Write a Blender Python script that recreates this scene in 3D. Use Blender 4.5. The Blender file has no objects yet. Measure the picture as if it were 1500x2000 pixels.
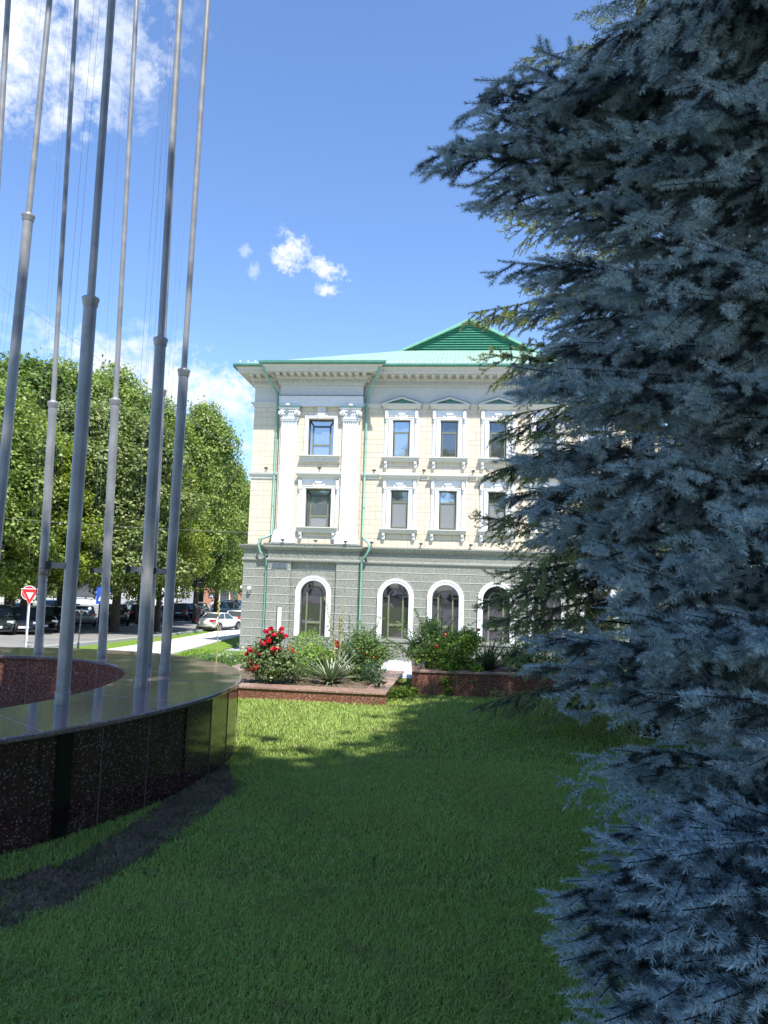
import bpy, math, random
import numpy as np
from mathutils import Vector, Matrix
rad = math.radians
sc = bpy.context.scene
COL = sc.collection
RNG = random.Random(7)

# ------------------------------------------------------------------ camera
F_PX, PITCH, ROLL, EYE = 1435.0, math.atan(.0997), math.atan(.031), 1.65
cF = np.array([0, math.cos(PITCH), math.sin(PITCH)]); cR0 = np.array([1., 0, 0]); cU0 = np.cross(cR0, cF)
cR = math.cos(ROLL)*cR0 + math.sin(ROLL)*cU0; cU = -math.sin(ROLL)*cR0 + math.cos(ROLL)*cU0
CAM = np.array([0, 0, EYE])
cam = bpy.data.objects.new('camera', bpy.data.cameras.new('camera')); COL.objects.link(cam)
m = Matrix.Identity(4)
for i in range(3):
    m[i][0] = cR[i]; m[i][1] = cU[i]; m[i][2] = -cF[i]; m[i][3] = CAM[i]
cam.matrix_world = m
cam.data.sensor_fit = 'VERTICAL'; cam.data.sensor_height = 36; cam.data.lens = F_PX/2000*36
cam.data.clip_start = .05; cam.data.clip_end = 3000
sc.camera = cam
def at(x, y, Y):
    """world point at depth Y on the sight line through photo pixel x, y (used to read real positions off the photograph)"""
    d = cF*F_PX + cR*(x-750) - cU*(y-1000)
    return CAM + d*(Y/d[1])
def on_z(x, y, z=0.):
    d = cF*F_PX + cR*(x-750) - cU*(y-1000)
    return CAM + d*((z-EYE)/d[2])

# ------------------------------------------------------------------ light
SUN_E, SUN_A = rad(59.5), rad(19.5)          # elevation, angle right of straight behind the camera
L = Vector((math.cos(SUN_E)*math.sin(SUN_A), -math.cos(SUN_E)*math.cos(SUN_A), math.sin(SUN_E)))
sl = bpy.data.lights.new('sun', 'SUN'); sl.energy = 4.2; sl.angle = rad(.53); sl.color = (1, .955, .88)
so = bpy.data.objects.new('sun', sl); COL.objects.link(so); so.rotation_euler = L.to_track_quat('Z', 'Y').to_euler()
sc.view_settings.view_transform = 'Standard'; sc.view_settings.look = 'None'
sc.view_settings.exposure = .97; sc.view_settings.gamma = 1
sc.render.engine = 'CYCLES'
sc.cycles.use_denoising = True
try:
    sc.cycles.denoiser = 'OPENIMAGEDENOISE'; sc.cycles.denoising_input_passes = 'RGB_ALBEDO_NORMAL'
except Exception: pass
sc.cycles.max_bounces = 6; sc.cycles.diffuse_bounces = 3; sc.cycles.glossy_bounces = 3
sc.cycles.transmission_bounces = 2; sc.cycles.transparent_max_bounces = 4
sc.cycles.caustics_reflective = False; sc.cycles.caustics_refractive = False
sc.render.use_persistent_data = False

class NT:
    def __init__(s, tree): s.t = tree; s.n = tree.nodes; s.l = tree.links
    def node(s, typ, **kw):
        n = s.n.new(typ)
        for k, v in kw.items(): setattr(n, k, v)
        return n
    def set(s, sock, v):
        if hasattr(v, 'is_output') or isinstance(v, bpy.types.NodeSocket): s.l.new(v, sock)
        else: sock.default_value = v
    def math(s, op, a, b=0., c=0., clamp=False):
        n = s.node('ShaderNodeMath', operation=op, use_clamp=clamp)
        for i, v in enumerate((a, b, c)): s.set(n.inputs[i], v)
        return n.outputs[0]
    def vmath(s, op, a, b=(0, 0, 0)):
        n = s.node('ShaderNodeVectorMath', operation=op)
        s.set(n.inputs[0], a); s.set(n.inputs[1], b)
        return n.outputs['Value'] if op in ('DOT_PRODUCT', 'LENGTH') else n.outputs[0]
    def noise(s, vec, scale, detail=4., rough=.55, dist=0.):
        n = s.node('ShaderNodeTexNoise'); s.l.new(vec, n.inputs['Vector'])
        n.inputs['Scale'].default_value = scale; n.inputs['Detail'].default_value = detail
        n.inputs['Roughness'].default_value = rough; n.inputs['Distortion'].default_value = dist
        return n.outputs['Fac']
    def ramp(s, fac, lo, hi, c1=(0, 0, 0, 1), c2=(1, 1, 1, 1)):
        n = s.node('ShaderNodeMapRange', clamp=True); s.set(n.inputs[0], fac)
        n.inputs[1].default_value = lo; n.inputs[2].default_value = hi
        return n.outputs[0]
    def mix(s, fac, a, b, mode='MIX'):
        n = s.node('ShaderNodeMix', data_type='RGBA', blend_type=mode)
        s.set(n.inputs[0], fac)
        for i, v in ((6, a), (7, b)):
            if isinstance(v, tuple) and len(v) == 3: v = (*v, 1)
            s.set(n.inputs[i], v)
        return n.outputs[2]

def world():
    w = bpy.data.worlds.new('World'); sc.world = w; w.use_nodes = True
    g = NT(w.node_tree); g.n.clear()
    sky = g.node('ShaderNodeTexSky', sky_type='NISHITA', sun_disc=False)
    sky.sun_elevation = SUN_E; sky.sun_rotation = math.atan2(L.x, L.y)
    sky.altitude = 200; sky.air_density = 1.0; sky.dust_density = .15; sky.ozone_density = 2.4
    tc = g.node('ShaderNodeTexCoord'); d = tc.outputs['Generated']
    sep = g.node('ShaderNodeSeparateXYZ'); g.l.new(d, sep.inputs[0])
    X, Y, Z = sep.outputs
    def mixn(a, b, ka, kb): return g.math('ADD', g.math('MULTIPLY', g.math('SUBTRACT', g.noise(d, a, 7., .62, .3), .5), ka), g.math('MULTIPLY', g.math('SUBTRACT', g.noise(d, b, 6., .68, .2), .5), kb))
    nzL = mixn(16., 55., 4.2, 2.6); nzS = mixn(55., 150., 3.0, 2.6)
    # each cloud: direction, two angular radii, tilt
    total = None
    def cloud(px, py, rx, ry, tilt=0., dens=1., back=False):
        nonlocal total
        v = at(px, py, 10.) - CAM; v = v/np.linalg.norm(v)
        if back: v = np.array([v[0], -v[1], v[2]])
        v = Vector(v); side = v.cross(Vector((0, 0, 1))).normalized(); up = side.cross(v)
        a = side*math.cos(tilt) + up*math.sin(tilt); b = -side*math.sin(tilt) + up*math.cos(tilt)
        rx, ry = rx/F_PX, ry/F_PX
        p = g.math('DIVIDE', g.vmath('DOT_PRODUCT', d, tuple(a)), rx); q = g.math('DIVIDE', g.vmath('DOT_PRODUCT', d, tuple(b)), ry)
        r2 = g.math('ADD', g.math('MULTIPLY', p, p), g.math('MULTIPLY', q, q))
        fr = g.math('GREATER_THAN', g.vmath('DOT_PRODUCT', d, tuple(v)), 0.)
        r = g.math('SUBTRACT', 1., g.math('SQRT', r2))
        h = g.math('MULTIPLY', g.math('MULTIPLY', g.ramp(g.math('ADD', r, nzL if max(rx, ry)*F_PX > 60 else nzS), (-.25 if max(rx, ry)*F_PX > 60 else -.12), .95), dens), g.ramp(g.math('ADD', r, .0), -.9, .05))
        h = g.math('MULTIPLY', h, fr)
        total = h if total is None else g.math('MAXIMUM', total, h)
    cloud(20, 70, 150, 110, -.1, .95); cloud(220, 55, 80, 85, -.9, .7); cloud(150, 0, 120, 55, 0, .8); cloud(280, 140, 42, 40, -.8, .6)
    cloud(310, 742, 180, 62, -.18, 1.); cloud(240, 722, 110, 46, -.1, 1.); cloud(395, 762, 50, 30, -.3, .95); cloud(468, 760, 32, 34, 0, .9)
    cloud(572, 497, 34, 36, -.2, 1.); cloud(632, 523, 44, 17, -.25, .95); cloud(642, 567, 26, 11, 0, .9); cloud(480, 488, 13, 12, 0, .35); cloud(495, 530, 9, 18, 0, .35)
    cloud(536, 500, 10, 14, 0, .5); cloud(482, 872, 14, 12, 0, .5); cloud(1440, 480, 60, 60, 0, .8)
    cloud(800, 700, 260, 90, .1, .8, True); cloud(300, 650, 200, 120, 0, .8, True); cloud(1250, 560, 220, 120, 0, .8, True)
    shade = g.ramp(g.noise(d, 14., 5., .6), .3, .7)
    ccol = g.mix(shade, (3.1, 3.4, 3.9), (4.2, 4.35, 4.5))
    tint = g.mix(1., sky.outputs[0], (.74, .83, .97), 'MULTIPLY')
    mixc = g.mix(total, tint, ccol)
    bg = g.node('ShaderNodeBackground'); bg.inputs['Strength'].default_value = .15
    g.l.new(mixc, bg.inputs[0]); o = g.node('ShaderNodeOutputWorld'); g.l.new(bg.outputs[0], o.inputs[0])
world()

# ------------------------------------------------------------------ materials
def base_mat(name):
    mt = bpy.data.materials.new(name); mt.use_nodes = True
    g = NT(mt.node_tree); b = g.n['Principled BSDF']
    tc = g.node('ShaderNodeTexCoord')
    return mt, g, b, tc.outputs['Object']
def bump(g, b, h, strength=.3, dist=.01):
    n = g.node('ShaderNodeBump'); n.inputs['Strength'].default_value = strength; n.inputs['Distance'].default_value = dist
    g.l.new(h, n.inputs['Height']); g.l.new(n.outputs[0], b.inputs['Normal'])
def nm(name, c1, c2, scale=5., rough=.6, metal=0., bmp=0., bdist=.005, spec=.5, detail=5., coat=0., lo=.35, hi=.65, c3=None, s3=1.):
    mt, g, b, v = base_mat(name)
    n = g.noise(v, scale, detail)
    c = g.mix(g.ramp(n, lo, hi), c1, c2)
    if c3: c = g.mix(g.ramp(g.noise(v, s3, 3.), .45, .7), c, c3)
    g.l.new(c, b.inputs['Base Color'])
    b.inputs['Roughness'].default_value = rough; b.inputs['Metallic'].default_value = metal
    b.inputs['Specular IOR Level'].default_value = spec; b.inputs['Coat Weight'].default_value = coat
    if coat: b.inputs['Coat Roughness'].default_value = .05
    if bmp: bump(g, b, g.noise(v, scale*3, 4.), bmp, bdist)
    return mt
def leafmat(name, cols, rough=.5, trans=.0, spec=.35):
    """cols: (colour, share) picked per leaf"""
    mt, g, b, v = base_mat(name)
    geo = g.node('ShaderNodeNewGeometry'); r = geo.outputs['Random Per Island']
    ramp = g.node('ShaderNodeValToRGB'); g.l.new(r, ramp.inputs[0])
    els = ramp.color_ramp.elements
    while len(els) < len(cols): els.new(.5)
    acc = 0
    for e, (c, s) in zip(els, cols): e.position = acc; e.color = (*c, 1); acc += s
    ramp.color_ramp.interpolation = 'LINEAR'
    n = g.noise(v, .9, 2.)
    c = g.mix(g.ramp(n, .3, .7), ramp.outputs[0], g.mix(1., ramp.outputs[0], (.74, .8, .8), 'MULTIPLY'))
    g.l.new(c, b.inputs['Base Color']); b.inputs['Roughness'].default_value = rough; b.inputs['Specular IOR Level'].default_value = spec
    if trans:
        tr = g.node('ShaderNodeBsdfTranslucent'); g.l.new(g.mix(1., c, (1.3, 1.4, .7), 'MULTIPLY'), tr.inputs[0])
        mx = g.node('ShaderNodeMixShader'); mx.inputs[0].default_value = trans
        g.l.new(b.outputs[0], mx.inputs[1]); g.l.new(tr.outputs[0], mx.inputs[2])
        g.l.new(mx.outputs[0], g.n['Material Output'].inputs[0])
    return mt
def granite(name, base, mid, speck, rough, scale=70., joint=None, dark=(.02, .012, .012), spec=.5):
    mt, g, b, v = base_mat(name)
    vo = g.node('ShaderNodeTexVoronoi'); g.l.new(v, vo.inputs['Vector']); vo.inputs['Scale'].default_value = scale
    sepc = g.node('ShaderNodeSeparateColor'); g.l.new(vo.outputs['Color'], sepc.inputs[0])
    c = g.mix(g.ramp(g.noise(v, scale*.5, 4., .7), .38, .62), base, mid)
    c = g.mix(g.ramp(sepc.outputs[0], .88, .92), c, speck)
    c = g.mix(g.ramp(sepc.outputs[1], .8, .9), c, dark)
    c = g.mix(g.ramp(g.noise(v, 1.3, 3.), .35, .75), c, g.mix(1., c, (.72, .72, .75), 'MULTIPLY'))
    g.l.new(c, b.inputs['Base Color'])
    rr = g.math('ADD', g.math('MULTIPLY', g.noise(v, 2.5, 4.), rough*.9), rough*.55)
    g.l.new(rr, b.inputs['Roughness']); b.inputs['Specular IOR Level'].default_value = spec
    return mt

M = {}
M['red_granite'] = granite('red_granite', (.16, .062, .042), (.33, .13, .088), (.50, .38, .33), .14, 120., dark=(.06, .03, .025))
M['dark_granite'] = granite('dark_red_granite', (.035, .017, .018), (.085, .034, .032), (.22, .17, .17), .10, 105., spec=.6)
M['coping_granite'] = granite('coping_granite', (.17, .12, .12), (.27, .19, .18), (.42, .36, .35), .10, 160., spec=1., dark=(.1, .06, .06))
M['pink_granite'] = granite('pink_granite', (.34, .19, .14), (.46, .29, .22), (.6, .5, .45), .3, 110., dark=(.2, .12, .1))
M['joint'] = nm('joint', (.30, .25, .24), (.4, .35, .33), 20, .8)
M['pole'] = nm('pole_paint', (.27, .272, .28), (.345, .345, .345), 6, .34, .2, .3, .002, c3=(.17, .175, .19), s3=2.)
M['steel'] = nm('steel', (.35, .36, .37), (.5, .5, .5), 10, .35, .8)
M['wire'] = nm('wire', (.22, .22, .24), (.28, .28, .3), 10, .6)
M['rope'] = nm('rope', (.25, .16, .11), (.4, .3, .22), 60, .8)
M['soil'] = nm('soil', (.13, .09, .06), (.27, .20, .135), 30, .95, 0, 1., .03, c3=(.10, .09, .045), s3=4.)
M['white_stucco'] = nm('white_stucco', (.70, .70, .71), (.76, .76, .76), 6, .75, 0, .15, .003)
M['grey_stucco'] = nm('pale_stucco', (.55, .535, .50), (.60, .58, .54), 5, .8, 0, .15, .003)
M['cream_trim'] = nm('cream_trim', (.56, .535, .49), (.62, .59, .54), 5, .8, 0, .1, .003)
M['green_metal'] = nm('green_metal', (.07, .20, .15), (.09, .25, .19), 3, .4, .1)
M['green_louver'] = nm('green_louver', (.055, .25, .165), (.075, .30, .20), 3, .45, .1)
M['pale_green'] = nm('pale_green_pipe', (.17, .36, .29), (.22, .42, .34), 3, .45)
M['olive_frame'] = nm('olive_frame', (.145, .16, .10), (.18, .195, .125), 4, .5)
M['dark_frame'] = nm('dark_frame', (.035, .045, .055), (.05, .06, .07), 4, .35)
M['blind'] = nm('roller_blind', (.20, .20, .20), (.24, .24, .24), 60, .5, 0, 0, spec=.8)
M['white_lamp'] = nm('white_plastic', (.75, .75, .75), (.8, .8, .8), 5, .4)
M['black'] = nm('black_plastic', (.012, .012, .013), (.02, .02, .021), 5, .5)
M['bark'] = nm('bark', (.05, .038, .028), (.11, .085, .065), 9, .9, 0, .8, .03)
M['spruce_bark'] = nm('spruce_bark', (.022, .019, .016), (.045, .038, .033), 12, .95, 0, .8, .02)
M['asphalt'] = nm('asphalt', (.21, .20, .185), (.27, .26, .24), 1.2, .9, 0, .2, .003, c3=(.17, .165, .155), s3=.3)
M['concrete'] = nm('concrete_path', (.62, .60, .56), (.70, .68, .64), 2.5, .9, 0, .2, .003)
M['paving'] = nm('grey_paving', (.36, .36, .36), (.44, .44, .44), 3, .85)
M['kerb'] = nm('kerb_stone', (.42, .41, .39), (.5, .49, .47), 4, .85)

def glassmat(name, base, metal=.75, rough=.03, wob=.06):
    mt, g, b, v = base_mat(name)
    b.inputs['Base Color'].default_value = (*base, 1); b.inputs['Metallic'].default_value = metal; b.inputs['Roughness'].default_value = rough
    bump(g, b, g.noise(v, 1.6, 1.), wob, .05)
    return mt
M['glass'] = glassmat('window_glass', (.42, .46, .5))
M['dim_glass'] = glassmat('dim_window_glass', (.17, .18, .19))
M['arch_glass'] = glassmat('arch_window_glass', (.13, .12, .14))
M['car_glass'] = glassmat('car_glass', (.1, .12, .14), .5, .04, 0.)
M['blind_glass'] = nm('blind_behind_glass', (.23, .23, .235), (.26, .26, .262), 30, .3, .1, spec=.8)

def stucco_blocks():
    mt, g, b, v = base_mat('cream_stucco_blocks')
    sep = g.node('ShaderNodeSeparateXYZ'); g.l.new(v, sep.inputs[0]); X, Y, Z = sep.outputs
    per = .71
    zz = g.math('ADD', Z, .12)
    row = g.math('FLOOR', g.math('DIVIDE', zz, per)); fz = g.math('MULTIPLY', g.math('FRACT', g.math('DIVIDE', zz, per)), per)
    short = g.math('GREATER_THAN', fz, .44)
    d1 = g.math('MINIMUM', g.math('ABSOLUTE', g.math('SUBTRACT', fz, .44)), g.math('MINIMUM', fz, g.math('SUBTRACT', per, fz)))
    xs = g.math('ADD', g.math('DIVIDE', g.math('ADD', X, g.math('MULTIPLY', short, .31)), .86), 0.)
    xi = g.math('FLOOR', xs); fx = g.math('MULTIPLY', g.math('FRACT', xs), .86)
    d2 = g.math('MINIMUM', fx, g.math('SUBTRACT', .86, fx))
    dd = g.math('MINIMUM', d1, d2)
    line = g.ramp(dd, .007, .018)
    idv = g.node('ShaderNodeCombineXYZ'); g.set(idv.inputs[0], xi); g.set(idv.inputs[1], g.math('ADD', g.math('MULTIPLY', row, 2.), short))
    wn = g.node('ShaderNodeTexWhiteNoise', noise_dimensions='3D'); g.l.new(idv.outputs[0], wn.inputs[0])
    c = g.mix(wn.outputs[0], (.66, .575, .43), (.68, .575, .455))
    c = g.mix(g.ramp(g.noise(v, .8, 4.), .3, .7), c, g.mix(1., c, (.95, .955, .965), 'MULTIPLY'))
    stx = g.node('ShaderNodeMapping'); g.l.new(v, stx.inputs[0]); stx.inputs['Scale'].default_value = (2.6, 1, .22)
    c = g.mix(g.math('MULTIPLY', g.ramp(g.noise(stx.outputs[0], 1.5, 6., .7), .5, .78), .5), c, g.mix(1., c, (.86, .85, .82), 'MULTIPLY'))
    c = g.mix(line, (.44, .38, .30), c)
    g.l.new(c, b.inputs['Base Color']); b.inputs['Roughness'].default_value = .85
    bump(g, b, line, .6, .012)
    return mt
M['blocks'] = stucco_blocks()
def stone_blocks(name, off=0., plain=False):
    mt, g, b, v = base_mat(name)
    sep = g.node('ShaderNodeSeparateXYZ'); g.l.new(v, sep.inputs[0]); X, Y, Z = sep.outputs
    H = .437; zz = g.math('DIVIDE', g.math('ADD', Z, off), H); row = g.math('FLOOR', zz); fz = g.math('MULTIPLY', g.math('FRACT', zz), H)
    d1 = g.math('MINIMUM', fz, g.math('SUBTRACT', H, fz))
    odd = g.math('MODULO', row, 2.)
    xs = g.math('DIVIDE', g.math('ADD', X, g.math('MULTIPLY', odd, .62)), 1.25); fx = g.math('MULTIPLY', g.math('FRACT', xs), 1.25)
    d2 = g.math('MINIMUM', fx, g.math('SUBTRACT', 1.25, fx))
    dk = g.ramp(d1, .009, .019)
    lt = g.ramp(g.math('ABSOLUTE', g.math('SUBTRACT', fz, .036)), .010, .018)
    l2 = g.ramp(d2, .004, .009)
    idv = g.node('ShaderNodeCombineXYZ'); g.set(idv.inputs[0], g.math('FLOOR', xs)); g.set(idv.inputs[1], row)
    wn = g.node('ShaderNodeTexWhiteNoise', noise_dimensions='3D'); g.l.new(idv.outputs[0], wn.inputs[0])
    c = g.mix(g.ramp(g.noise(v, 14., 6., .8), .36, .62), (.12, .125, .105), (.34, .345, .295))
    c = g.mix(g.math('MULTIPLY', wn.outputs[0], .5), c, g.mix(1., c, (.8, .8, .78), 'MULTIPLY'))
    st = g.node('ShaderNodeMapping'); g.l.new(v, st.inputs[0]); st.inputs['Rotation'].default_value = (0, rad(38), 0); st.inputs['Scale'].default_value = (9, 1, .9)
    c = g.mix(g.math('MULTIPLY', g.ramp(g.noise(st.outputs[0], 1.2, 6., .7, .5), .62, .7), .5), c, (.42, .41, .35))
    if not plain:
        c = g.mix(l2, (.42, .41, .36), c); c = g.mix(lt, (.55, .54, .47), c); c = g.mix(dk, (.05, .05, .045), c)
    g.l.new(c, b.inputs['Base Color']); b.inputs['Roughness'].default_value = .7
    bump(g, b, g.math('MULTIPLY', dk, 1.) if not plain else g.noise(v, 40., 4.), .5, .015)
    return mt
M['stone_blocks'] = stone_blocks('green_grey_granite_blocks', .13)
M['stone'] = stone_blocks('green_grey_granite', 0, True)
def shingles():
    mt, g, b, v = base_mat('green_shingles')
    br = g.node('ShaderNodeTexBrick'); mp = g.node('ShaderNodeMapping'); g.l.new(v, mp.inputs[0]); mp.inputs['Scale'].default_value = (1, 1, 1)
    sw = g.node('ShaderNodeSeparateXYZ'); g.l.new(v, sw.inputs[0]); cb = g.node('ShaderNodeCombineXYZ')
    g.l.new(sw.outputs[0], cb.inputs[0]); g.set(cb.inputs[1], g.math('MULTIPLY', sw.outputs[2], 2.6))
    g.l.new(cb.outputs[0], br.inputs['Vector'])
    br.inputs['Color1'].default_value = (.22, .36, .275, 1); br.inputs['Color2'].default_value = (.29, .43, .34, 1); br.inputs['Mortar'].default_value = (.12, .23, .17, 1)
    br.inputs['Scale'].default_value = 1.; br.inputs['Brick Width'].default_value = .45; br.inputs['Row Height'].default_value = .32; br.inputs['Mortar Size'].default_value = .035
    c = g.mix(g.ramp(g.noise(v, 2., 5.), .3, .7), br.outputs[0], g.mix(1., br.outputs[0], (1.2, 1.1, 1.15), 'MULTIPLY'))
    g.l.new(c, b.inputs['Base Color']); b.inputs['Roughness'].default_value = .75
    return mt
M['shingle'] = shingles()
def lawnmat(name, a, b_, c_):
    mt, g, b, v = base_mat(name)
    c = g.mix(g.ramp(g.noise(v, 22., 6., .75), .35, .65), a, b_)
    c = g.mix(g.ramp(g.noise(v, 1.1, 4.), .4, .7), c, c_)
    g.l.new(c, b.inputs['Base Color']); b.inputs['Roughness'].default_value = .9; b.inputs['Specular IOR Level'].default_value = .1
    bump(g, b, g.noise(v, 30., 5., .8), 1., .05)
    return mt
M['turf_under'] = lawnmat('turf_under', (.10, .15, .04), (.15, .21, .06), (.14, .16, .06))
M['turf_far'] = lawnmat('turf_far', (.13, .23, .03), (.22, .34, .05), (.17, .26, .045))
M['plaza'] = nm('plaza_ground', (.30, .29, .27), (.38, .37, .35), 1.5, .9)
M['ground'] = lawnmat('open_ground', (.06, .09, .03), (.1, .13, .045), (.12, .11, .07))
def grassmat():
    mt, g, b, v = base_mat('grass_blades')
    geo = g.node('ShaderNodeNewGeometry'); r = geo.outputs['Random Per Island']
    c = g.mix(r, (.25, .39, .09), (.48, .61, .18))
    c = g.mix(g.ramp(g.noise(v, .9, 4.), .4, .65), c, g.mix(r, (.26, .37, .08), (.44, .54, .16)))
    c = g.mix(g.ramp(g.noise(v, 4.5, 3.), .56, .72), c, g.mix(r, (.28, .32, .11), (.38, .42, .17)))
    g.l.new(c, b.inputs['Base Color']); b.inputs['Roughness'].default_value = .5; b.inputs['Specular IOR Level'].default_value = .4
    tr = g.node('ShaderNodeBsdfTranslucent'); g.l.new(g.mix(1., c, (1.5, 1.4, .5), 'MULTIPLY'), tr.inputs[0])
    mx = g.node('ShaderNodeMixShader'); mx.inputs[0].default_value = .35
    g.l.new(b.outputs[0], mx.inputs[1]); g.l.new(tr.outputs[0], mx.inputs[2]); g.l.new(mx.outputs[0], g.n['Material Output'].inputs[0])
    return mt
M['blade'] = grassmat()
M['clover'] = leafmat('clover', [((.12, .26, .05), .4), ((.17, .33, .07), .4), ((.26, .42, .11), .2)], .6, .3, .12)
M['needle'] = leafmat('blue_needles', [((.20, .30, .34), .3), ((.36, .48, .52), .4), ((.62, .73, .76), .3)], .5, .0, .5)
M['needle_old_shade'] = leafmat('older_inner_needles_shade', [((.035, .05, .05), .4), ((.06, .085, .085), .4), ((.09, .115, .11), .2)], .6, .0, .3)  # older needles, coloured dark also to stand in for shade inside the crown
M['needle_green'] = leafmat('green_needles', [((.14, .185, .08), .3), ((.26, .31, .13), .4), ((.44, .47, .20), .3)], .5, .12, .4)
M['leaf_green'] = leafmat('linden_leaf', [((.09, .145, .03), .3), ((.18, .26, .05), .35), ((.34, .41, .11), .35)], .45, .3)
M['leaf_dark'] = leafmat('linden_leaf_deep', [((.06, .11, .022), .35), ((.12, .19, .04), .4), ((.23, .31, .075), .25)], .45, .3)
M['leaf_pale'] = leafmat('linden_leaf_blossom', [((.07, .13, .025), .35), ((.16, .23, .06), .35), ((.32, .36, .13), .2), ((.44, .44, .22), .1)], .5, .3)
M['leaf_yellow'] = leafmat('linden_leaf_yellow', [((.09, .15, .02), .3), ((.20, .27, .035), .4), ((.34, .38, .06), .3)], .45, .35)
M['shrub'] = leafmat('shrub_leaf', [((.06, .13, .03), .3), ((.12, .21, .05), .4), ((.20, .30, .09), .3)], .4, .25)
M['shrub_bright'] = leafmat('shrub_leaf_bright', [((.10, .20, .025), .3), ((.19, .32, .04), .4), ((.28, .40, .06), .3)], .45, .3)
M['shrub_dark'] = leafmat('shrub_leaf_dark', [((.025, .065, .03), .4), ((.05, .10, .05), .4), ((.09, .15, .08), .2)], .4, .15)
M['rose_leaf'] = leafmat('rose_leaf', [((.06, .12, .03), .3), ((.12, .19, .06), .4), ((.24, .30, .13), .3)], .35, .2)
M['yucca'] = leafmat('yucca_leaf', [((.17, .22, .13), .3), ((.26, .32, .20), .4), ((.36, .42, .28), .3)], .45, .1)
M['yucca_dark'] = leafmat('yucca_leaf_dark', [((.05, .085, .06), .4), ((.09, .13, .09), .6)], .45, .1)
M['stalk'] = nm('dry_stalk', (.34, .30, .09), (.46, .42, .16), 30, .7)
M['petal'] = nm('red_petal', (.42, .004, .018), (.62, .01, .03), 30, .5, 0, 0, spec=.3)
M['petal_dark'] = nm('dark_red_petal', (.16, .003, .008), (.26, .006, .012), 30, .5)
M['petal_orange'] = nm('orange_petal', (.55, .08, .03), (.65, .14, .05), 30, .5)
M['stem'] = nm('green_stem', (.07, .11, .04), (.11, .15, .06), 30, .6)
M['tyre'] = nm('tyre', (.012, .012, .012), (.02, .02, .02), 20, .8)
M['rim'] = nm('alloy', (.4, .4, .41), (.55, .55, .55), 20, .3, .8)
M['red_lamp'] = nm('red_lamp', (.5, .01, .015), (.6, .02, .02), 20, .2, 0, 0, coat=1.)
M['clear_lamp'] = nm('clear_lamp', (.6, .6, .62), (.75, .75, .76), 20, .1, .3)
M['plate'] = nm('number_plate', (.7, .7, .7), (.75, .75, .75), 20, .5)
M['chrome'] = nm('chrome', (.6, .6, .6), (.7, .7, .7), 20, .15, 1.)
def paint(name, c, metal=.3):
    return nm('car_paint_' + name, c, tuple(x*1.12 for x in c), 3, .32, metal, 0, coat=1.)

# ------------------------------------------------------------------ mesh helpers
def prop(o, label=None, cat=None, group=None, kind=None):
    if label: o['label'] = label
    if cat: o['category'] = cat
    if group: o['group'] = group
    if kind: o['kind'] = kind
    return o
def link(o, parent=None):
    COL.objects.link(o)
    if parent: o.parent = parent
    return o
def thing(name, loc, label, cat, group=None, rz=0.):
    o = bpy.data.objects.new(name, None); o.location = loc; o.rotation_euler = (0, 0, rz); o.empty_display_size = .2
    COL.objects.link(o); return prop(o, label, cat, group)
def kids(o): return [c for c in bpy.data.objects if c.parent == o]
def copy_tree(o, parent=None, cache={}):
    c = o.copy(); COL.objects.link(c); c.parent = parent
    for ch in list(o.children): copy_tree(ch, c)
    return c

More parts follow.
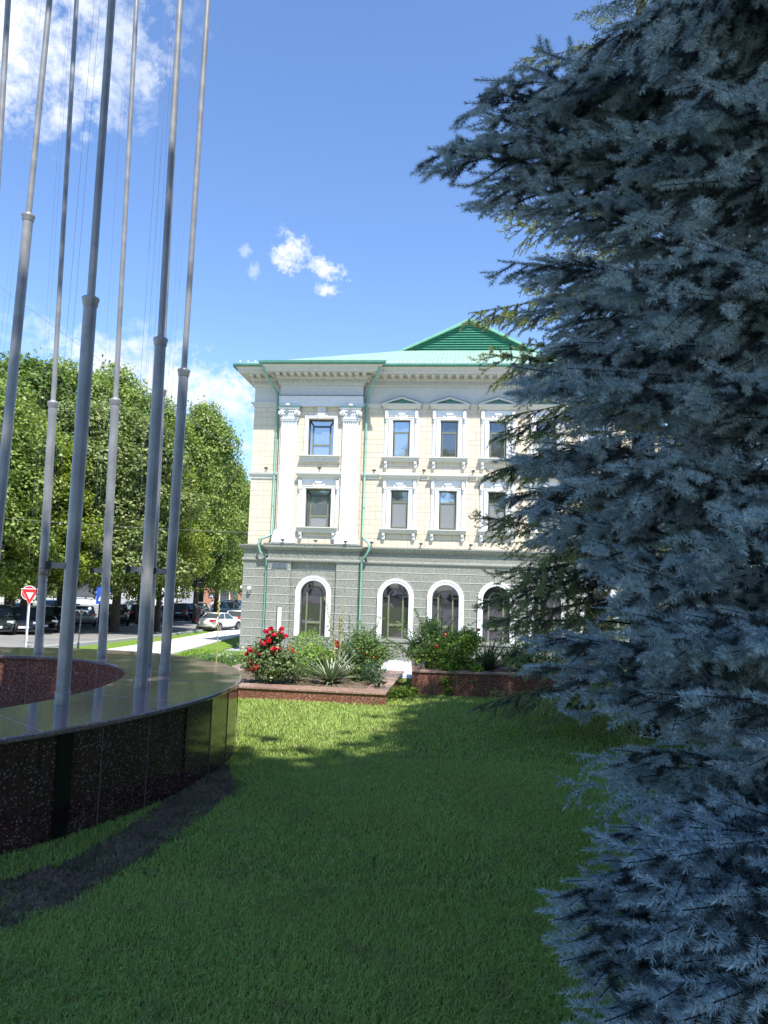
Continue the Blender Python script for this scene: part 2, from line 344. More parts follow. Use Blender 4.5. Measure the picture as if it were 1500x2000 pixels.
class MB:
    def __init__(s, T=None): s.v = []; s.f = []; s.mi = []; s.T = T; s.cur = 0; s.smooth = []
    def add(s, vs, fs, sm=False):
        k = len(s.v)
        s.v += [tuple(s.T(*p)) if s.T else tuple(p) for p in vs]
        for f in fs: s.f.append(tuple(k+i for i in f)); s.mi.append(s.cur); s.smooth.append(sm)
    def box(s, x0, x1, y0, y1, z0, z1):
        vs = [(x, y, z) for z in (z0, z1) for y in (y0, y1) for x in (x0, x1)]
        s.add(vs, [(0, 2, 3, 1), (4, 5, 7, 6), (0, 1, 5, 4), (2, 6, 7, 3), (0, 4, 6, 2), (1, 3, 7, 5)])
    def obox(s, c, ax, ay, az, hx, hy, hz):
        c = Vector(c); ax = Vector(ax).normalized()*hx; ay = Vector(ay).normalized()*hy; az = Vector(az).normalized()*hz
        vs = [c+ax*i+ay*j+az*k for k in (-1, 1) for j in (-1, 1) for i in (-1, 1)]
        s.add(vs, [(0, 2, 3, 1), (4, 5, 7, 6), (0, 1, 5, 4), (2, 6, 7, 3), (0, 4, 6, 2), (1, 3, 7, 5)])
    def tube(s, pts, r, n=8, caps=True, sm=True):
        pts = [Vector(p) for p in pts]; rs = r if isinstance(r, (list, tuple)) else [r]*len(pts)
        vs = []; up = None
        for i, p in enumerate(pts):
            d = (pts[min(i+1, len(pts)-1)] - pts[max(i-1, 0)])
            d = d.normalized() if d.length > 1e-9 else Vector((0, 0, 1))
            if up is None: up = Vector((1, 0, 0)) if abs(d.x) < .8 else Vector((0, 1, 0))
            a = d.cross(up).normalized(); b = d.cross(a).normalized(); up = -b if False else up
            for k in range(n):
                t = 2*math.pi*k/n; vs.append(p + (a*math.cos(t) + b*math.sin(t))*rs[i])
        fs = [(i*n+k, i*n+(k+1) % n, (i+1)*n+(k+1) % n, (i+1)*n+k) for i in range(len(pts)-1) for k in range(n)]
        s.add(vs, fs, sm)
        if caps:
            s.add(vs[:n], [tuple(range(n))]); s.add(vs[-n:], [tuple(range(n))])
    def lathe(s, prof, c=(0, 0, 0), n=24, sm=True):
        vs = [(c[0]+r*math.cos(2*math.pi*k/n), c[1]+r*math.sin(2*math.pi*k/n), c[2]+z) for r, z in prof for k in range(n)]
        s.add(vs, [(i*n+k, i*n+(k+1) % n, (i+1)*n+(k+1) % n, (i+1)*n+k) for i in range(len(prof)-1) for k in range(n)], sm)
    def prism(s, poly, fn, a, b):
        """poly: 2D list; fn(p, t) -> 3D"""
        n = len(poly); vs = [fn(p, a) for p in poly] + [fn(p, b) for p in poly]
        s.add(vs, [tuple(range(n)), tuple(range(2*n-1, n-1, -1))] + [(i, i+n, (i+1) % n+n, (i+1) % n) for i in range(n)])
    def sphere(s, c, r, n=10, m_=6, sq=(1, 1, 1)):
        vs = []; 
        for i in range(m_+1):
            a = math.pi*i/m_
            for k in range(n):
                t = 2*math.pi*k/n; vs.append((c[0]+r*sq[0]*math.sin(a)*math.cos(t), c[1]+r*sq[1]*math.sin(a)*math.sin(t), c[2]+r*sq[2]*math.cos(a)))
        s.add(vs, [(i*n+k, (i+1)*n+k, (i+1)*n+(k+1) % n, i*n+(k+1) % n) for i in range(m_) for k in range(n)], True)
    def mesh(s, name, mats):
        me = bpy.data.meshes.new(name); me.from_pydata(s.v, [], s.f)
        for mt in (mats if isinstance(mats, (list, tuple)) else [mats]): me.materials.append(mt)
        me.polygons.foreach_set('material_index', s.mi); me.polygons.foreach_set('use_smooth', s.smooth)
        me.update(); return me
    def build(s, name, mats, parent=None, bev=0., loc=None):
        o = bpy.data.objects.new(name, s.mesh(name, mats)); link(o, parent)
        if loc is not None: o.location = loc
        if bev:
            b = o.modifiers.new('bevel', 'BEVEL'); b.width = bev; b.segments = 2; b.limit_method = 'ANGLE'; b.angle_limit = rad(40)
        return o

def np_mesh(name, verts, nper, mats, tri_idx=None, matidx=None):
    """verts (N*nper,3); each nper verts form one face, or tri_idx lists the loops explicitly (array (F,k))"""
    me = bpy.data.meshes.new(name); verts = np.ascontiguousarray(verts, dtype=np.float32)
    if tri_idx is None: idx = np.arange(len(verts), dtype=np.int32).reshape(-1, nper)
    else: idx = np.asarray(tri_idx, dtype=np.int32)
    k = idx.shape[1]; nf = len(idx)
    me.vertices.add(len(verts)); me.vertices.foreach_set('co', verts.ravel())
    me.loops.add(nf*k); me.loops.foreach_set('vertex_index', idx.ravel())
    me.polygons.add(nf); me.polygons.foreach_set('loop_start', np.arange(nf, dtype=np.int32)*k)
    me.polygons.foreach_set('loop_total', np.full(nf, k, dtype=np.int32))
    for mt in (mats if isinstance(mats, (list, tuple)) else [mats]): me.materials.append(mt)
    if matidx is not None: me.polygons.foreach_set('material_index', np.asarray(matidx, dtype=np.int32))
    me.update(calc_edges=True); return me
def unit(a): return a/np.maximum(np.linalg.norm(a, axis=1, keepdims=True), 1e-9)

def leaves(rs, centers, normals, size, jitter=.7, asp=.65):
    """diamond leaves: one kite of four corners each"""
    n = len(centers); nn = unit(normals + rs.normal(size=(n, 3))*jitter)
    t = unit(np.cross(nn, rs.normal(size=(n, 3)))); b = np.cross(nn, t)
    s = (size*rs.uniform(.7, 1.3, n))[:, None]
    q = np.stack([centers - t*s*.5, centers + b*s*asp*.5 - t*s*.05 + nn*s*.08, centers + t*s*.5, centers - b*s*asp*.5 - t*s*.05 + nn*s*.08], 1)
    return q.reshape(-1, 3)

# ------------------------------------------------------------------ terrain
def gz(x, y):
    """street slopes away downhill beyond the level lawn"""
    xc = np.clip(x, -26, 14); pl = -.78 - .034*xc - .037*y
    k = .25; lim = -2.45
    pl = lim + np.log1p(np.exp(np.clip((pl-lim)/k, -40, 40)))*k
    pl = np.minimum(pl, 0)
    t = np.clip((y-15.4)/6.5, 0, 1); t = t*t*(3-2*t)
    return pl*t
def sheet(name, xs, ys, off, mat, mask=None, **kw):
    X, Y = np.meshgrid(xs, ys); Z = gz(X, Y) + off
    v = np.stack([X, Y, Z], -1).reshape(-1, 3); nx, ny = len(xs), len(ys)
    i = np.arange(nx-1)[None, :] + nx*np.arange(ny-1)[:, None]
    q = np.stack([i, i+1, i+1+nx, i+nx], -1).reshape(-1, 4)
    me = np_mesh(name, v, 4, mat, q); me.polygons.foreach_set('use_smooth', np.ones(len(q), dtype=bool))
    o = link(bpy.data.objects.new(name, me)); return prop(o, kind='structure')
def strip(name, ya, yb, xl, xr, off, mat, step=.5, thick=0.):
    """ribbon whose left and right edges are functions of y"""
    ys = np.arange(ya, yb+step*.5, step); vs = []; fs = []
    for y in ys:
        a, b = xl(y), xr(y)
        for k in range(7):
            x = a+(b-a)*k/6; vs.append((x, y, float(gz(x, y))+off))
    for j in range(len(ys)-1):
        for k in range(6): fs.append((j*7+k, j*7+k+1, (j+1)*7+k+1, (j+1)*7+k))
    if thick:
        n = len(vs)
        for j, y in enumerate(ys):
            for k in (0, 6):
                p = vs[j*7+k]; vs.append((p[0], p[1], p[2]-thick))
        for j in range(len(ys)-1):
            fs.append((j*7, (j+1)*7, n+(j+1)*2, n+j*2)); fs.append((j*7+6, n+j*2+1, n+(j+1)*2+1, (j+1)*7+6))
    mb = MB(); mb.add(vs, fs); return prop(mb.build(name, mat), kind='structure')
xs = np.concatenate([[-1500, -500, -200, -90], np.arange(-60, 40.1, .5), [70, 200, 500, 1500]])
ys = np.concatenate([[-1500, -500, -150, -40, -10, 0], np.arange(2, 110.1, .5), [150, 300, 700, 2000]])
sheet('ground', xs, ys, -.05, M['plaza'])
lin = lambda x0, y0, x1, y1: (lambda y: x0+(x1-x0)*(y-y0)/(y1-y0))
re = lin(-14.05, 40.5, -13.55, 64.)
strip('road', 19, 100, lambda y: -20.3+.0*y-max(0, 28-y)*1.5, re, .0, M['asphalt'], .5)
strip('parking_lot', 19, 130, lambda y: -58, lambda y: -20.3-max(0, 28-y)*1.5, .0, M['asphalt'], .5)
strip('side_road', 101, 135, lambda y: -19.9, lambda y: 30, .0, M['asphalt'], 1)
strip('turf', 15.36, 98, lambda y: (-13.9 if y > 19 else -30), lambda y: -8.1 if y > 33.8 else -1.5, -.02, M['turf_far'], .5)
strip('turf', 30.5, 33.85, lambda y: -1.49, lambda y: 22, -.02, M['turf_far'], .5)
strip('kerb', 19, 98, re, lambda y: re(y)+.16, .12, M['kerb'], .5, .16)
strip('pavement', 21, 98, lin(-12.3, 44.3, -12.85, 68.6), lin(-9.25, 33.8, -10.1, 54.), .05, M['concrete'], .5, .1)
strip('building_apron', 33.9, 39.9, lambda y: -8.25+.02*y, lambda y: 22, .035, M['paving'], .5, .1)
strip('path', 13.35, 15.35, lambda y: -9, lambda y: 9, .012, M['concrete'], .5)
# faded bay lines on the road
mb = MB()
for (x0, y0, x1, y1) in [(-19.6, 52, -16.8, 52.3), (-19.8, 60.4, -17.2, 60.6), (-20.1, 42, -19.0, 46.5), (-20.1, 47.5, -19.4, 51.)]:
    a = Vector((x0, y0, 0)); b = Vector((x1, y1, 0)); d = (b-a).normalized(); n = Vector((-d.y, d.x, 0))*.06
    vs = [a-n, b-n, b+n, a+n]; mb.add([(p.x, p.y, float(gz(p.x, p.y))+.012) for p in vs], [(0, 1, 2, 3)])
prop(mb.build('road_markings', M['kerb']), kind='structure')
mb = MB()
LX = np.linspace(-12, 14, 14); LY = np.linspace(-6, 13.35, 10)
mb.add([(x, y, -.006) for y in LY for x in LX], [(j*14+i, j*14+i+1, (j+1)*14+i+1, (j+1)*14+i) for j in range(9) for i in range(13)])
prop(mb.build('lawn', M['turf_under']), kind='structure')

# ------------------------------------------------------------------ round granite bench wall
RC = np.array([-4.3, 6.75])
def fourier_fit(pts, N=2, lam=.02):
    th = np.array([math.atan2(p[1]-RC[1], p[0]-RC[0]) for p in pts]); r = np.array([math.hypot(p[0]-RC[0], p[1]-RC[1]) for p in pts])
    A = np.stack([np.ones_like(th)] + [f(k*th) for k in range(1, N+1) for f in (np.cos, np.sin)], 1)
    c = np.linalg.solve(A.T@A + lam*np.diag([0]+[1]*(2*N)), A.T@r)
    return lambda t: float(c[0] + sum(c[2*k-1]*math.cos(k*t)+c[2*k]*math.sin(k*t) for k in range(1, N+1)))
HT = .693
outp = [on_z(x, y, HT)[:2] for x, y in [(0, 1440), (100, 1427), (200, 1408), (300, 1385), (400, 1352), (450, 1330), (467, 1318), (0, 1263), (100, 1265), (190, 1271), (250, 1275), (330, 1276), (400, 1284), (440, 1295)]]
inp = [on_z(x, y, HT)[:2] for x, y in [(0, 1387), (60, 1377), (110, 1363), (180, 1345), (240, 1325), (264, 1312), (0, 1279), (60, 1280), (110, 1283), (180, 1291), (240, 1301)]]
rO = fourier_fit(outp, 2, .05); rI = fourier_fit(inp, 2, .05)
def rp(rf, t, d=0., z=0.): r = rf(t)+d; return (RC[0]+r*math.cos(t), RC[1]+r*math.sin(t), z)
bench = thing('round_bench_wall', (RC[0], RC[1], 0), 'low circular wall of polished dark red granite with a flat coping that carries the flagpoles', 'wall')
bi = Matrix.Translation((-RC[0], -RC[1], 0))
def off(p): return (p[0]-RC[0], p[1]-RC[1], p[2])
mb = MB(); NSEG = 160
prof = [('I', -.035, HT-.035), ('I', -.035, HT-.008), ('I', -.027, HT), ('O', .027, HT), ('O', .035, HT-.008), ('O', .035, HT-.03), ('O', .028, HT-.038), ('I', -.028, HT-.038)]
vs = []
for k in range(NSEG):
    t = 2*math.pi*k/NSEG
    for w, d, z in prof: vs.append(off(rp(rO if w == 'O' else rI, t, d, z)))
n = len(prof)
mb.add(vs, [(k*n+i, k*n+(i+1) % n, ((k+1) % NSEG)*n+(i+1) % n, ((k+1) % NSEG)*n+i) for k in range(NSEG) for i in range(n)])
mb.cur = 1
for k in range(14):
    t = rad(8+k*360/14); a, b = rp(rI, t, -.02), rp(rO, t, .02); d = Vector(b)-Vector(a)
    c = (Vector(a)+Vector(b))/2; mb.obox(off((c.x, c.y, HT+.0005)), d, (-d.y, d.x, 0), (0, 0, 1), d.length/2, .0022, .001)
mb.build('coping', [M['coping_granite'], M['joint']], bench)
# outer cladding: flat slabs a little out of line with each other, as laid
rr = random.Random(3)
mb = MB(); step = .47; t = -2.9; slabs = []
while t < 2*math.pi-2.9-.05:
    dt = step/rO(t); slabs.append((t, t+dt)); t += dt
for i, (a, b) in enumerate(slabs):
    ja, jb = rr.uniform(-.011, .011), rr.uniform(-.011, .011)
    pa, pb = Vector(off(rp(rO, a, ja))), Vector(off(rp(rO, b, jb))); d = (pb-pa).normalized(); nrm = Vector((d.y, -d.x, 0))
    pa += d*.0035; pb -= d*.0035
    q = [pa, pb, pb-nrm*.03, pa-nrm*.03]
    if nrm.dot(Vector((math.cos(a), math.sin(a), 0))) < 0: q = [pa, pb, pb+nrm*.03, pa+nrm*.03]
    mb.prism([(v.x, v.y) for v in q], lambda p, z: (p[0], p[1], z), -.1, HT-.038)
    if i % 3 != 1: mb.cur = 1; mb.obox((pb.x+nrm.x*.001, pb.y+nrm.y*.001, .3), d, (-d.y, d.x, 0), (0, 0, 1), .0013, .0045, .355); mb.cur = 0
mb.cur = 1
mb.add([(*off(rp(rO, 2*math.pi*k/96, -.02))[:2], z) for z in (-.1, HT-.05) for k in range(96)], [(k, (k+1) % 96, 96+(k+1) % 96, 96+k) for k in range(96)])
a = -.70; p_ = Vector(off(rp(rO, a, .004, 0))); mb.cur = 2; mb.obox((p_.x, p_.y, (HT-.04)/2-.02), (-math.sin(a)-.12, math.cos(a), 0), (math.cos(a), math.sin(a)-.12, 0), (0, 0, 1), .055, .007, (HT-.04)/2+.02)
mb.build('outer_cladding', [M['dark_granite'], nm('dark_joint', (.14, .11, .105), (.2, .17, .165), 20, .8), nm('black_granite', (.006, .005, .007), (.012, .01, .012), 30, .08)], bench)
mb = MB()
mb.add([(*off(rp(rI, 2*math.pi*k/96, 0))[:2], z) for z in (-.3, HT-.037) for k in range(96)], [(k, (k+1) % 96, 96+(k+1) % 96, 96+k) for k in range(96)])
mb.cur = 1
for k in range(26):
    t = rad(3+k*360/26); p = rp(rI, t, -.002); mb.obox(off((p[0], p[1], .32)), (-math.sin(t), math.cos(t), 0), (math.cos(t), math.sin(t), 0), (0, 0, 1), .0025, .002, .33)
mb.build('inner_cladding', [M['red_granite'], M['joint']], bench)
mb = MB(); mb.add([off(rp(rI, 2*math.pi*k/64, .05, -.001)) for k in range(64)], [tuple(range(64))]); mb.build('basin_floor', M['pink_granite'], bench)

# ------------------------------------------------------------------ flagpoles
def flagpole(name, base, top_xy, label, bracket=True, bang=math.pi, lower_h=3.85-HT, H=13., zb=HT):
    root = thing(name, (base[0], base[1], zb), label, 'flagpole', 'flagpoles standing on the round granite wall')
    root.rotation_euler = (-(top_xy[1]) if False else 0, math.atan(top_xy[0]), 0)
    lo = lower_h
    mb = MB(); mb.lathe([(.0, .0), (.0515, 0), (.0505, .02), (.0505, lo-.07)], n=28); mb.build('lower_tube', M['pole'], root)
    mb = MB(); mb.lathe([(.054, 0), (.0545, .085), (.053, .09), (.0515, .092)], n=28)
    mb.tube([(.056*math.cos(a), .056*math.sin(a), .087+.004*math.sin(3*a)) for a in np.linspace(0, 2*math.pi, 17)], .003, 5)
    mb.build('foot_sleeve', M['pole'], root)
    mb = MB(); mb.lathe([(.051, lo-.09), (.059, lo-.07), (.060, lo-.045), (.067, lo-.03), (.066, lo-.012), (.045, lo), (.031, lo+.012)], n=28); mb.build('collar', M['pole'], root)
    mb = MB(); mb.lathe([(.0305, lo), (.030, lo+3.), (.028, H-.05), (.028, H), (0, H)], n=20); mb.build('upper_tube', M['pole'], root)
    mb = MB(); mb.sphere((0, 0, H+.05), .055); mb.build('finial', M['steel'], root)
    c, s = math.cos(bang), math.sin(bang)
    if bracket:
        mb = MB(); mb.obox((c*.115, s*.115, 1.03), (c, s, 0), (-s, c, 0), (0, 0, 1), .065, .012, .022); mb.cur = 1
        mb.obox((c*.165, s*.165, 1.03), (c, s, 0), (-s, c, 0), (0, 0, 1), .02, .02, .03)
        mb.tube([(c*.15-s*.03, s*.15+c*.03, 1.03), (c*.15+s*.03, s*.15-c*.03, 1.03)], .009, 8); mb.build('cleat_bracket', [M['pole'], M['black']], root)
    mb = MB()
    for q in (.105, .15): mb.tube([(c*(q+.02), s*(q+.02), 1.05), (c*(q-.02), s*(q-.02)+.01, H*.5), (c*.05, s*.05, H-.1)], .0011, 4, False)
    mb.build('halyard', M['wire'], root)
    mb = MB(); 
    for a, z in ((-1.1, .22), (-1.15, .14), (1.9, .2)): mb.sphere((.052*math.cos(a), .052*math.sin(a), z), .008, 6, 4)
    mb.build('bolt', M['steel'], root)
    return root
PL = [('A', (121, 1374.6), (218.7, 0), 'thickest-looking flagpole, nearest one wholly seen, all in shade with a bracket near eye level'),
      ('B', (274.7, 1343), (352, 0), 'flagpole second from the right, grey in shade with a long bracket to its left'),
      ('C', (321, 1316), (406, 0), 'rightmost flagpole, upper tube sunlit and lower tube in shade'),
      ('D', (198.8, 1283), (267, 0), 'sunlit flagpole on the far rim in front of the blue crossing sign'),
      ('E', (75, 1275), (149.8, 0), 'flagpole on the far rim beside the red yield sign with a rope knotted round it'),
      ('G', (287.5, 1296), (325.5, 540), 'flagpole mostly hidden behind the second pole from the right')]
polelist = []; KN = 'E'
for key, b, tp, lab in PL:
    B = on_z(*b, HT); T_ = at(*tp, B[1])
    polelist.append(flagpole('flagpole', B, ((T_[0]-B[0])/(T_[2]-B[2]), 0), lab, key != 'E', rad(205 if key in 'AB' else 190)))
B = at(-44, 1435, 7.45); T_ = at(97, 0, 7.45); K_ = at(57, 418, 7.45)
flagpole('flagpole', (B[0], B[1], 0), ((T_[0]-B[0])/T_[2], 0), 'tallest flagpole, rising from the middle of the ring across the left edge', True, rad(190), K_[2], 16., 0.)
B = at(-60, 1300, 7.6); T_ = at(16, 0, 7.6)
flagpole('flagpole', (B[0], B[1], HT), ((T_[0]-B[0])/(T_[2]-HT), 0), 'flagpole whose thin top grazes the upper left corner of the picture')
kn = MB(); E_ = polelist[4]; ang = np.linspace(0, 9*math.pi, 60)
kn.tube([(.06*math.cos(a), .06*math.sin(a), 1.0+.05*math.sin(a*.7)) for a in ang], .008, 5)
kn.tube([(-.06, -.02, 1.), (-.07, -.05, .85), (-.055, -.05, .7)], .006, 5)
prop(kn.build('rope_knot', M['rope'], None), 'brown rope knotted round the pole beside the yield sign', 'rope').location = tuple(E_.location)

# ------------------------------------------------------------------ planters
def planter(name, FL, FR, depth, zt, label, wall=.33):
    FL = np.array(FL[:2]); FR = np.array(FR[:2]); e = FR-FL; ln = np.linalg.norm(e); a = math.atan2(e[1], e[0])
    root = thing(name, (FL[0], FL[1], 0), label, 'planter', 'red granite planters at the end of the lawn', a)
    mb = MB()
    x = 0
    while x < ln-.01:
        x2 = min(x+.62, ln); mb.box(x+.002, x2-.002, .02, .07, -.05, zt-.035); x = x2
    mb.box(.02, .07, .07, depth, -.05, zt-.035); mb.box(ln-.07, ln-.02, .071, depth, -.05, zt-.035)
    mb.box(.071, ln-.071, depth-.05, depth, -.05, zt-.035)
    mb.build('cladding', M['red_granite'], root)
    mb = MB(); w = wall
    mb.box(0, ln, 0, w, zt-.034, zt); mb.box(0, ln, depth-w+.15, depth+.02, zt-.034, zt)
    mb.box(0, w, w+.002, depth-w+.148, zt-.034, zt); mb.box(ln-w, ln, w+.002, depth-w+.148, zt-.034, zt)
    mb.build('coping', M['pink_granite'], root, .006)
    mb = MB(); n = 18; rs = np.random.RandomState(2)
    X = np.linspace(w-.02, ln-w+.02, n); Y = np.linspace(w-.02, depth-w+.17, n)
    mb.add([(xx, yy, zt-.03+rs.uniform(-.015, .03)) for yy in Y for xx in X], [(j*n+i, j*n+i+1, (j+1)*n+i+1, (j+1)*n+i) for j in range(n-1) for i in range(n-1)])
    mb.build('soil', M['soil'], root)
    return root
fr = on_z(753, 1378); e1 = np.array([2.75, -.32]); 
p1 = planter('granite_planter', (fr[0]-2.95, fr[1]+.36), fr, 2.75, .17, 'low wide red granite planter with the bright red roses')
p2l = on_z(803, 1357); p2 = planter('granite_planter', p2l, (p2l[0]+3.4, p2l[1]-.12), 2.3, .37, 'taller red granite planter with shrubs spilling over its front', .22)

# ------------------------------------------------------------------ grass
def in_poly(P, poly):
    x, y = P[:, 0], P[:, 1]; c = np.zeros(len(P), bool); j = len(poly)-1
    for i in range(len(poly)):
        xi, yi = poly[i]; xj, yj = poly[j]
        c ^= ((yi > y) != (yj > y)) & (x < (xj-xi)*(y-yi)/(yj-yi+1e-12)+xi); j = i
    return c
soil_px = [(448, 1498), (458, 1540), (405, 1592), (318, 1648), (222, 1708), (135, 1760), (45, 1808), (-80, 1855), (-80, 1752), (40, 1716), (140, 1682), (220, 1638), (280, 1598), (325, 1564), (366, 1540), (400, 1519), (430, 1500)]
soil_poly = [tuple(on_z(x, y)[:2]) for x, y in soil_px]
ring_poly = [rp(rO, 2*math.pi*k/90, .01)[:2] for k in range(90)]
def planter_poly(o, ln, dp):
    c, s = math.cos(o.rotation_euler.z), math.sin(o.rotation_euler.z)
    return [(o.location.x+c*u-s*v, o.location.y+s*u+c*v) for u, v in ((0, 0), (ln, 0), (ln, dp), (0, dp))]
pp1 = planter_poly(p1, 2.98, 2.78); pp2 = planter_poly(p2, 3.42, 2.32)
def blades(rs, n, y0, y1, h, w):
    P = np.stack([rs.uniform(-7.5, 7.5, n*3), rs.uniform(y0, y1, n*3)], 1)
    P = P[np.abs(P[:, 0]) < .56*P[:, 1]+.5][:n]
    edge = rs.normal(size=len(P))*.035+.10*np.sin(P[:, 1]*5.3+2*np.sin(P[:, 0]*7))+.03*np.sin(P[:, 1]*19)
    keep = ~(in_poly(P + edge[:, None], soil_poly) & (rs.uniform(size=len(P)) < .86+.13*np.sin(P[:, 0]*9+P[:, 1]*4))) & ~in_poly(P, ring_poly) & ~in_poly(P, pp1) & ~in_poly(P, pp2)
    P = P[keep]; n = len(P)
    clump = .65+.5*np.sin(P[:, 0]*3.1+1.3*np.sin(P[:, 1]*2.3))*np.sin(P[:, 1]*2.7+P[:, 0])
    hh = h*rs.uniform(.5, 1.25, n)*(.75+.35*clump); az = rs.uniform(0, 2*math.pi, n); az2 = az+rs.normal(size=n)*.5+math.pi/2
    lean = rs.uniform(.5, 2.1, n)*hh; ww = w*rs.uniform(.7, 1.3, n)
    d = np.stack([np.cos(az), np.sin(az)], 1); s = np.stack([np.cos(az2), np.sin(az2)], 1)*ww[:, None]*.5
    z0 = np.zeros((n, 1))-.008
    a = np.hstack([P-s, z0]); b = np.hstack([P+s, z0]); mid = P+d*(lean*.3)[:, None]
    c = np.hstack([mid+s*.75, (hh*.6)[:, None]]); e = np.hstack([mid-s*.75, (hh*.6)[:, None]])
    tip = np.hstack([P+d*lean[:, None], hh[:, None]])
    V = np.stack([a, b, c, e, tip], 1).reshape(-1, 3); k = (np.arange(n)*5)[:, None]
    T = np.concatenate([k+np.array([[0, 1, 2]]), k+np.array([[0, 2, 3]]), k+np.array([[3, 2, 4]])], 1).reshape(-1, 3)
    return V, T
rs = np.random.RandomState(11)
parts = [blades(rs, 190000, 2.3, 4.2, .024, .0036), blades(rs, 240000, 4.2, 7.2, .023, .0046), blades(rs, 240000, 7.2, 13.3, .024, .0066)]
V = []; T = []; k = 0
for v, t in parts: V.append(v); T.append(t+k); k += len(v)
o = link(bpy.data.objects.new('grass', np_mesh('grass', np.concatenate(V), 3, M['blade'], np.concatenate(T))))
prop(o, 'short mown green grass of the lawn between the round wall and the spruce', 'grass', kind='stuff')
# clover and broad weed leaves in the turf, thicker in the foreground
n = 42000; P = np.stack([rs.uniform(-5, 5, n), 2.3+6*rs.uniform(size=n)**2.2], 1)
P = P[(np.abs(P[:, 0]) < .56*P[:, 1]+.4)]
P = P[~in_poly(P, ring_poly) & ~in_poly(P, soil_poly)]
nz = np.sin(P[:, 0]*2.1+2*np.sin(P[:, 1]*1.3))*np.cos(P[:, 1]*1.9-P[:, 0])+.35*rs.normal(size=len(P)); P = P[nz > -.1]
n = len(P); C = np.hstack([P, rs.uniform(.014, .027, (n, 1))]); C = np.repeat(C, 3, 0); az = np.tile(np.array([0, 2.1, 4.2]), n)+np.repeat(rs.uniform(0, 6.28, n), 3)
sz = np.repeat(rs.uniform(.005, .0105, n), 3)
dv = np.stack([np.cos(az), np.sin(az), rs.normal(size=3*n)*.35], 1); sd = np.stack([-np.sin(az), np.cos(az), rs.normal(size=3*n)*.35], 1)
q = np.stack([C, C+dv*sz[:, None]*.8+sd*sz[:, None]*.7, C+dv*sz[:, None]*1.5, C+dv*sz[:, None]*.8-sd*sz[:, None]*.7], 1).reshape(-1, 3)
prop(link(bpy.data.objects.new('clover', np_mesh('clover', q, 4, M['clover']))), 'patches of small clover leaves among the foreground grass', 'clover', kind='stuff')
# bare earth strip along the wall
mb = MB(); cp = [Vector((*p, 0)) for p in soil_poly]; cx = sum((p.x for p in cp))/len(cp); cy = sum((p.y for p in cp))/len(cp)
bx0, bx1 = min(p.x for p in cp)-.1, max(p.x for p in cp)+.1; by0, by1 = min(p.y for p in cp)-.1, max(p.y for p in cp)+.1
nx, ny = 130, 210; gx = np.linspace(bx0, bx1, nx); gy = np.linspace(by0, by1, ny); G = np.stack(np.meshgrid(gx, gy), -1).reshape(-1, 2)
hh = .014*np.sin(G[:, 0]*31+3*np.sin(G[:, 1]*17))*np.sin(G[:, 1]*27+G[:, 0]*9)+rs.normal(size=len(G))*.011+.014
ins = in_poly(G, soil_poly)
hh = np.where(ins, hh, -.02)
i = np.arange(nx-1)[None, :]+nx*np.arange(ny-1)[:, None]; q = np.stack([i, i+1, i+1+nx, i+nx], -1).reshape(-1, 4)
q = q[ins[q].any(1)]
me = np_mesh('soil', np.hstack([G, hh[:, None]]), 4, M['soil'], q); prop(link(bpy.data.objects.new('soil_strip', me)), kind='structure')
#==PART2==
# ------------------------------------------------------------------ the building
PSI = -math.atan(.1); P0 = (-7.30, 38.71, -1.96)
BT = lambda u, w, z: (u, -w, z+1.96)
bld = thing('corner_building', P0, 'cream and white classical building on a grey green granite ground floor with a green roof', 'building', rz=PSI)
def arch_z(op, u):
    c, hw = (op[0]+op[1])/2, (op[1]-op[0])/2
    return op[3] + math.sqrt(max(0, hw*hw-(u-c)**2))
def wall_open(mb, u0, u1, z0, z1, w, ops, depth=.35, n=14):
    """ops: (ua, ub, za, zspring_or_top, is_arch)"""
    ops = sorted(ops); x = u0
    def q(a, b, c, d): mb.add([a, b, c, d], [(0, 1, 2, 3)])
    for op in ops:
        ua, ub, za, zt, ar = op
        if ua > x: q((x, w, z0), (ua, w, z0), (ua, w, z1), (x, w, z1))
        if za > z0: q((ua, w, z0), (ub, w, z0), (ub, w, za), (ua, w, za))
        k = n if ar else 1
        us = [ (ua+ub)/2-(ub-ua)/2*math.cos(math.pi*i/k) for i in range(k+1)] if ar else [ua, ub]
        zs = [arch_z(op, u) if ar else zt for u in us]
        for i in range(len(us)-1):
            q((us[i], w, zs[i]), (us[i+1], w, zs[i+1]), (us[i+1], w, z1), (us[i], w, z1))
            q((us[i], w, zs[i]), (us[i], w-depth, zs[i]), (us[i+1], w-depth, zs[i+1]), (us[i+1], w, zs[i+1]))
        for uu in (ua, ub): q((uu, w, za), (uu, w-depth, za), (uu, w-depth, zt), (uu, w, zt))
        q((ua, w, za), (ub, w, za), (ub, w-depth, za), (ua, w-depth, za))
        x = ub
    if x < u1: q((x, w, z0), (u1, w, z0), (u1, w, z1), (x, w, z1))
def mould(mb, u0, u1, prof, w0, kl=0, kr=0):
    """profile (w,z) run along u; kl/kr mitre the ends outward with w"""
    n = len(prof)
    vs = [(u0-kl*(w-w0), w, z) for w, z in prof]+[(u1+kr*(w-w0), w, z) for w, z in prof]
    mb.add(vs, [tuple(range(n)), tuple(range(2*n-1, n-1, -1))]+[(i, i+n, (i+1) % n+n, (i+1) % n) for i in range(n)])
UE = 21.5
WC = [8.11, 10.62, 13.14, 15.66, 18.18]     # main window axes
AC = [8.07, 10.62, 13.18, 15.72, 18.26]     # ground arches
BW = 3.89                                    # bay window axis
BA = 3.83
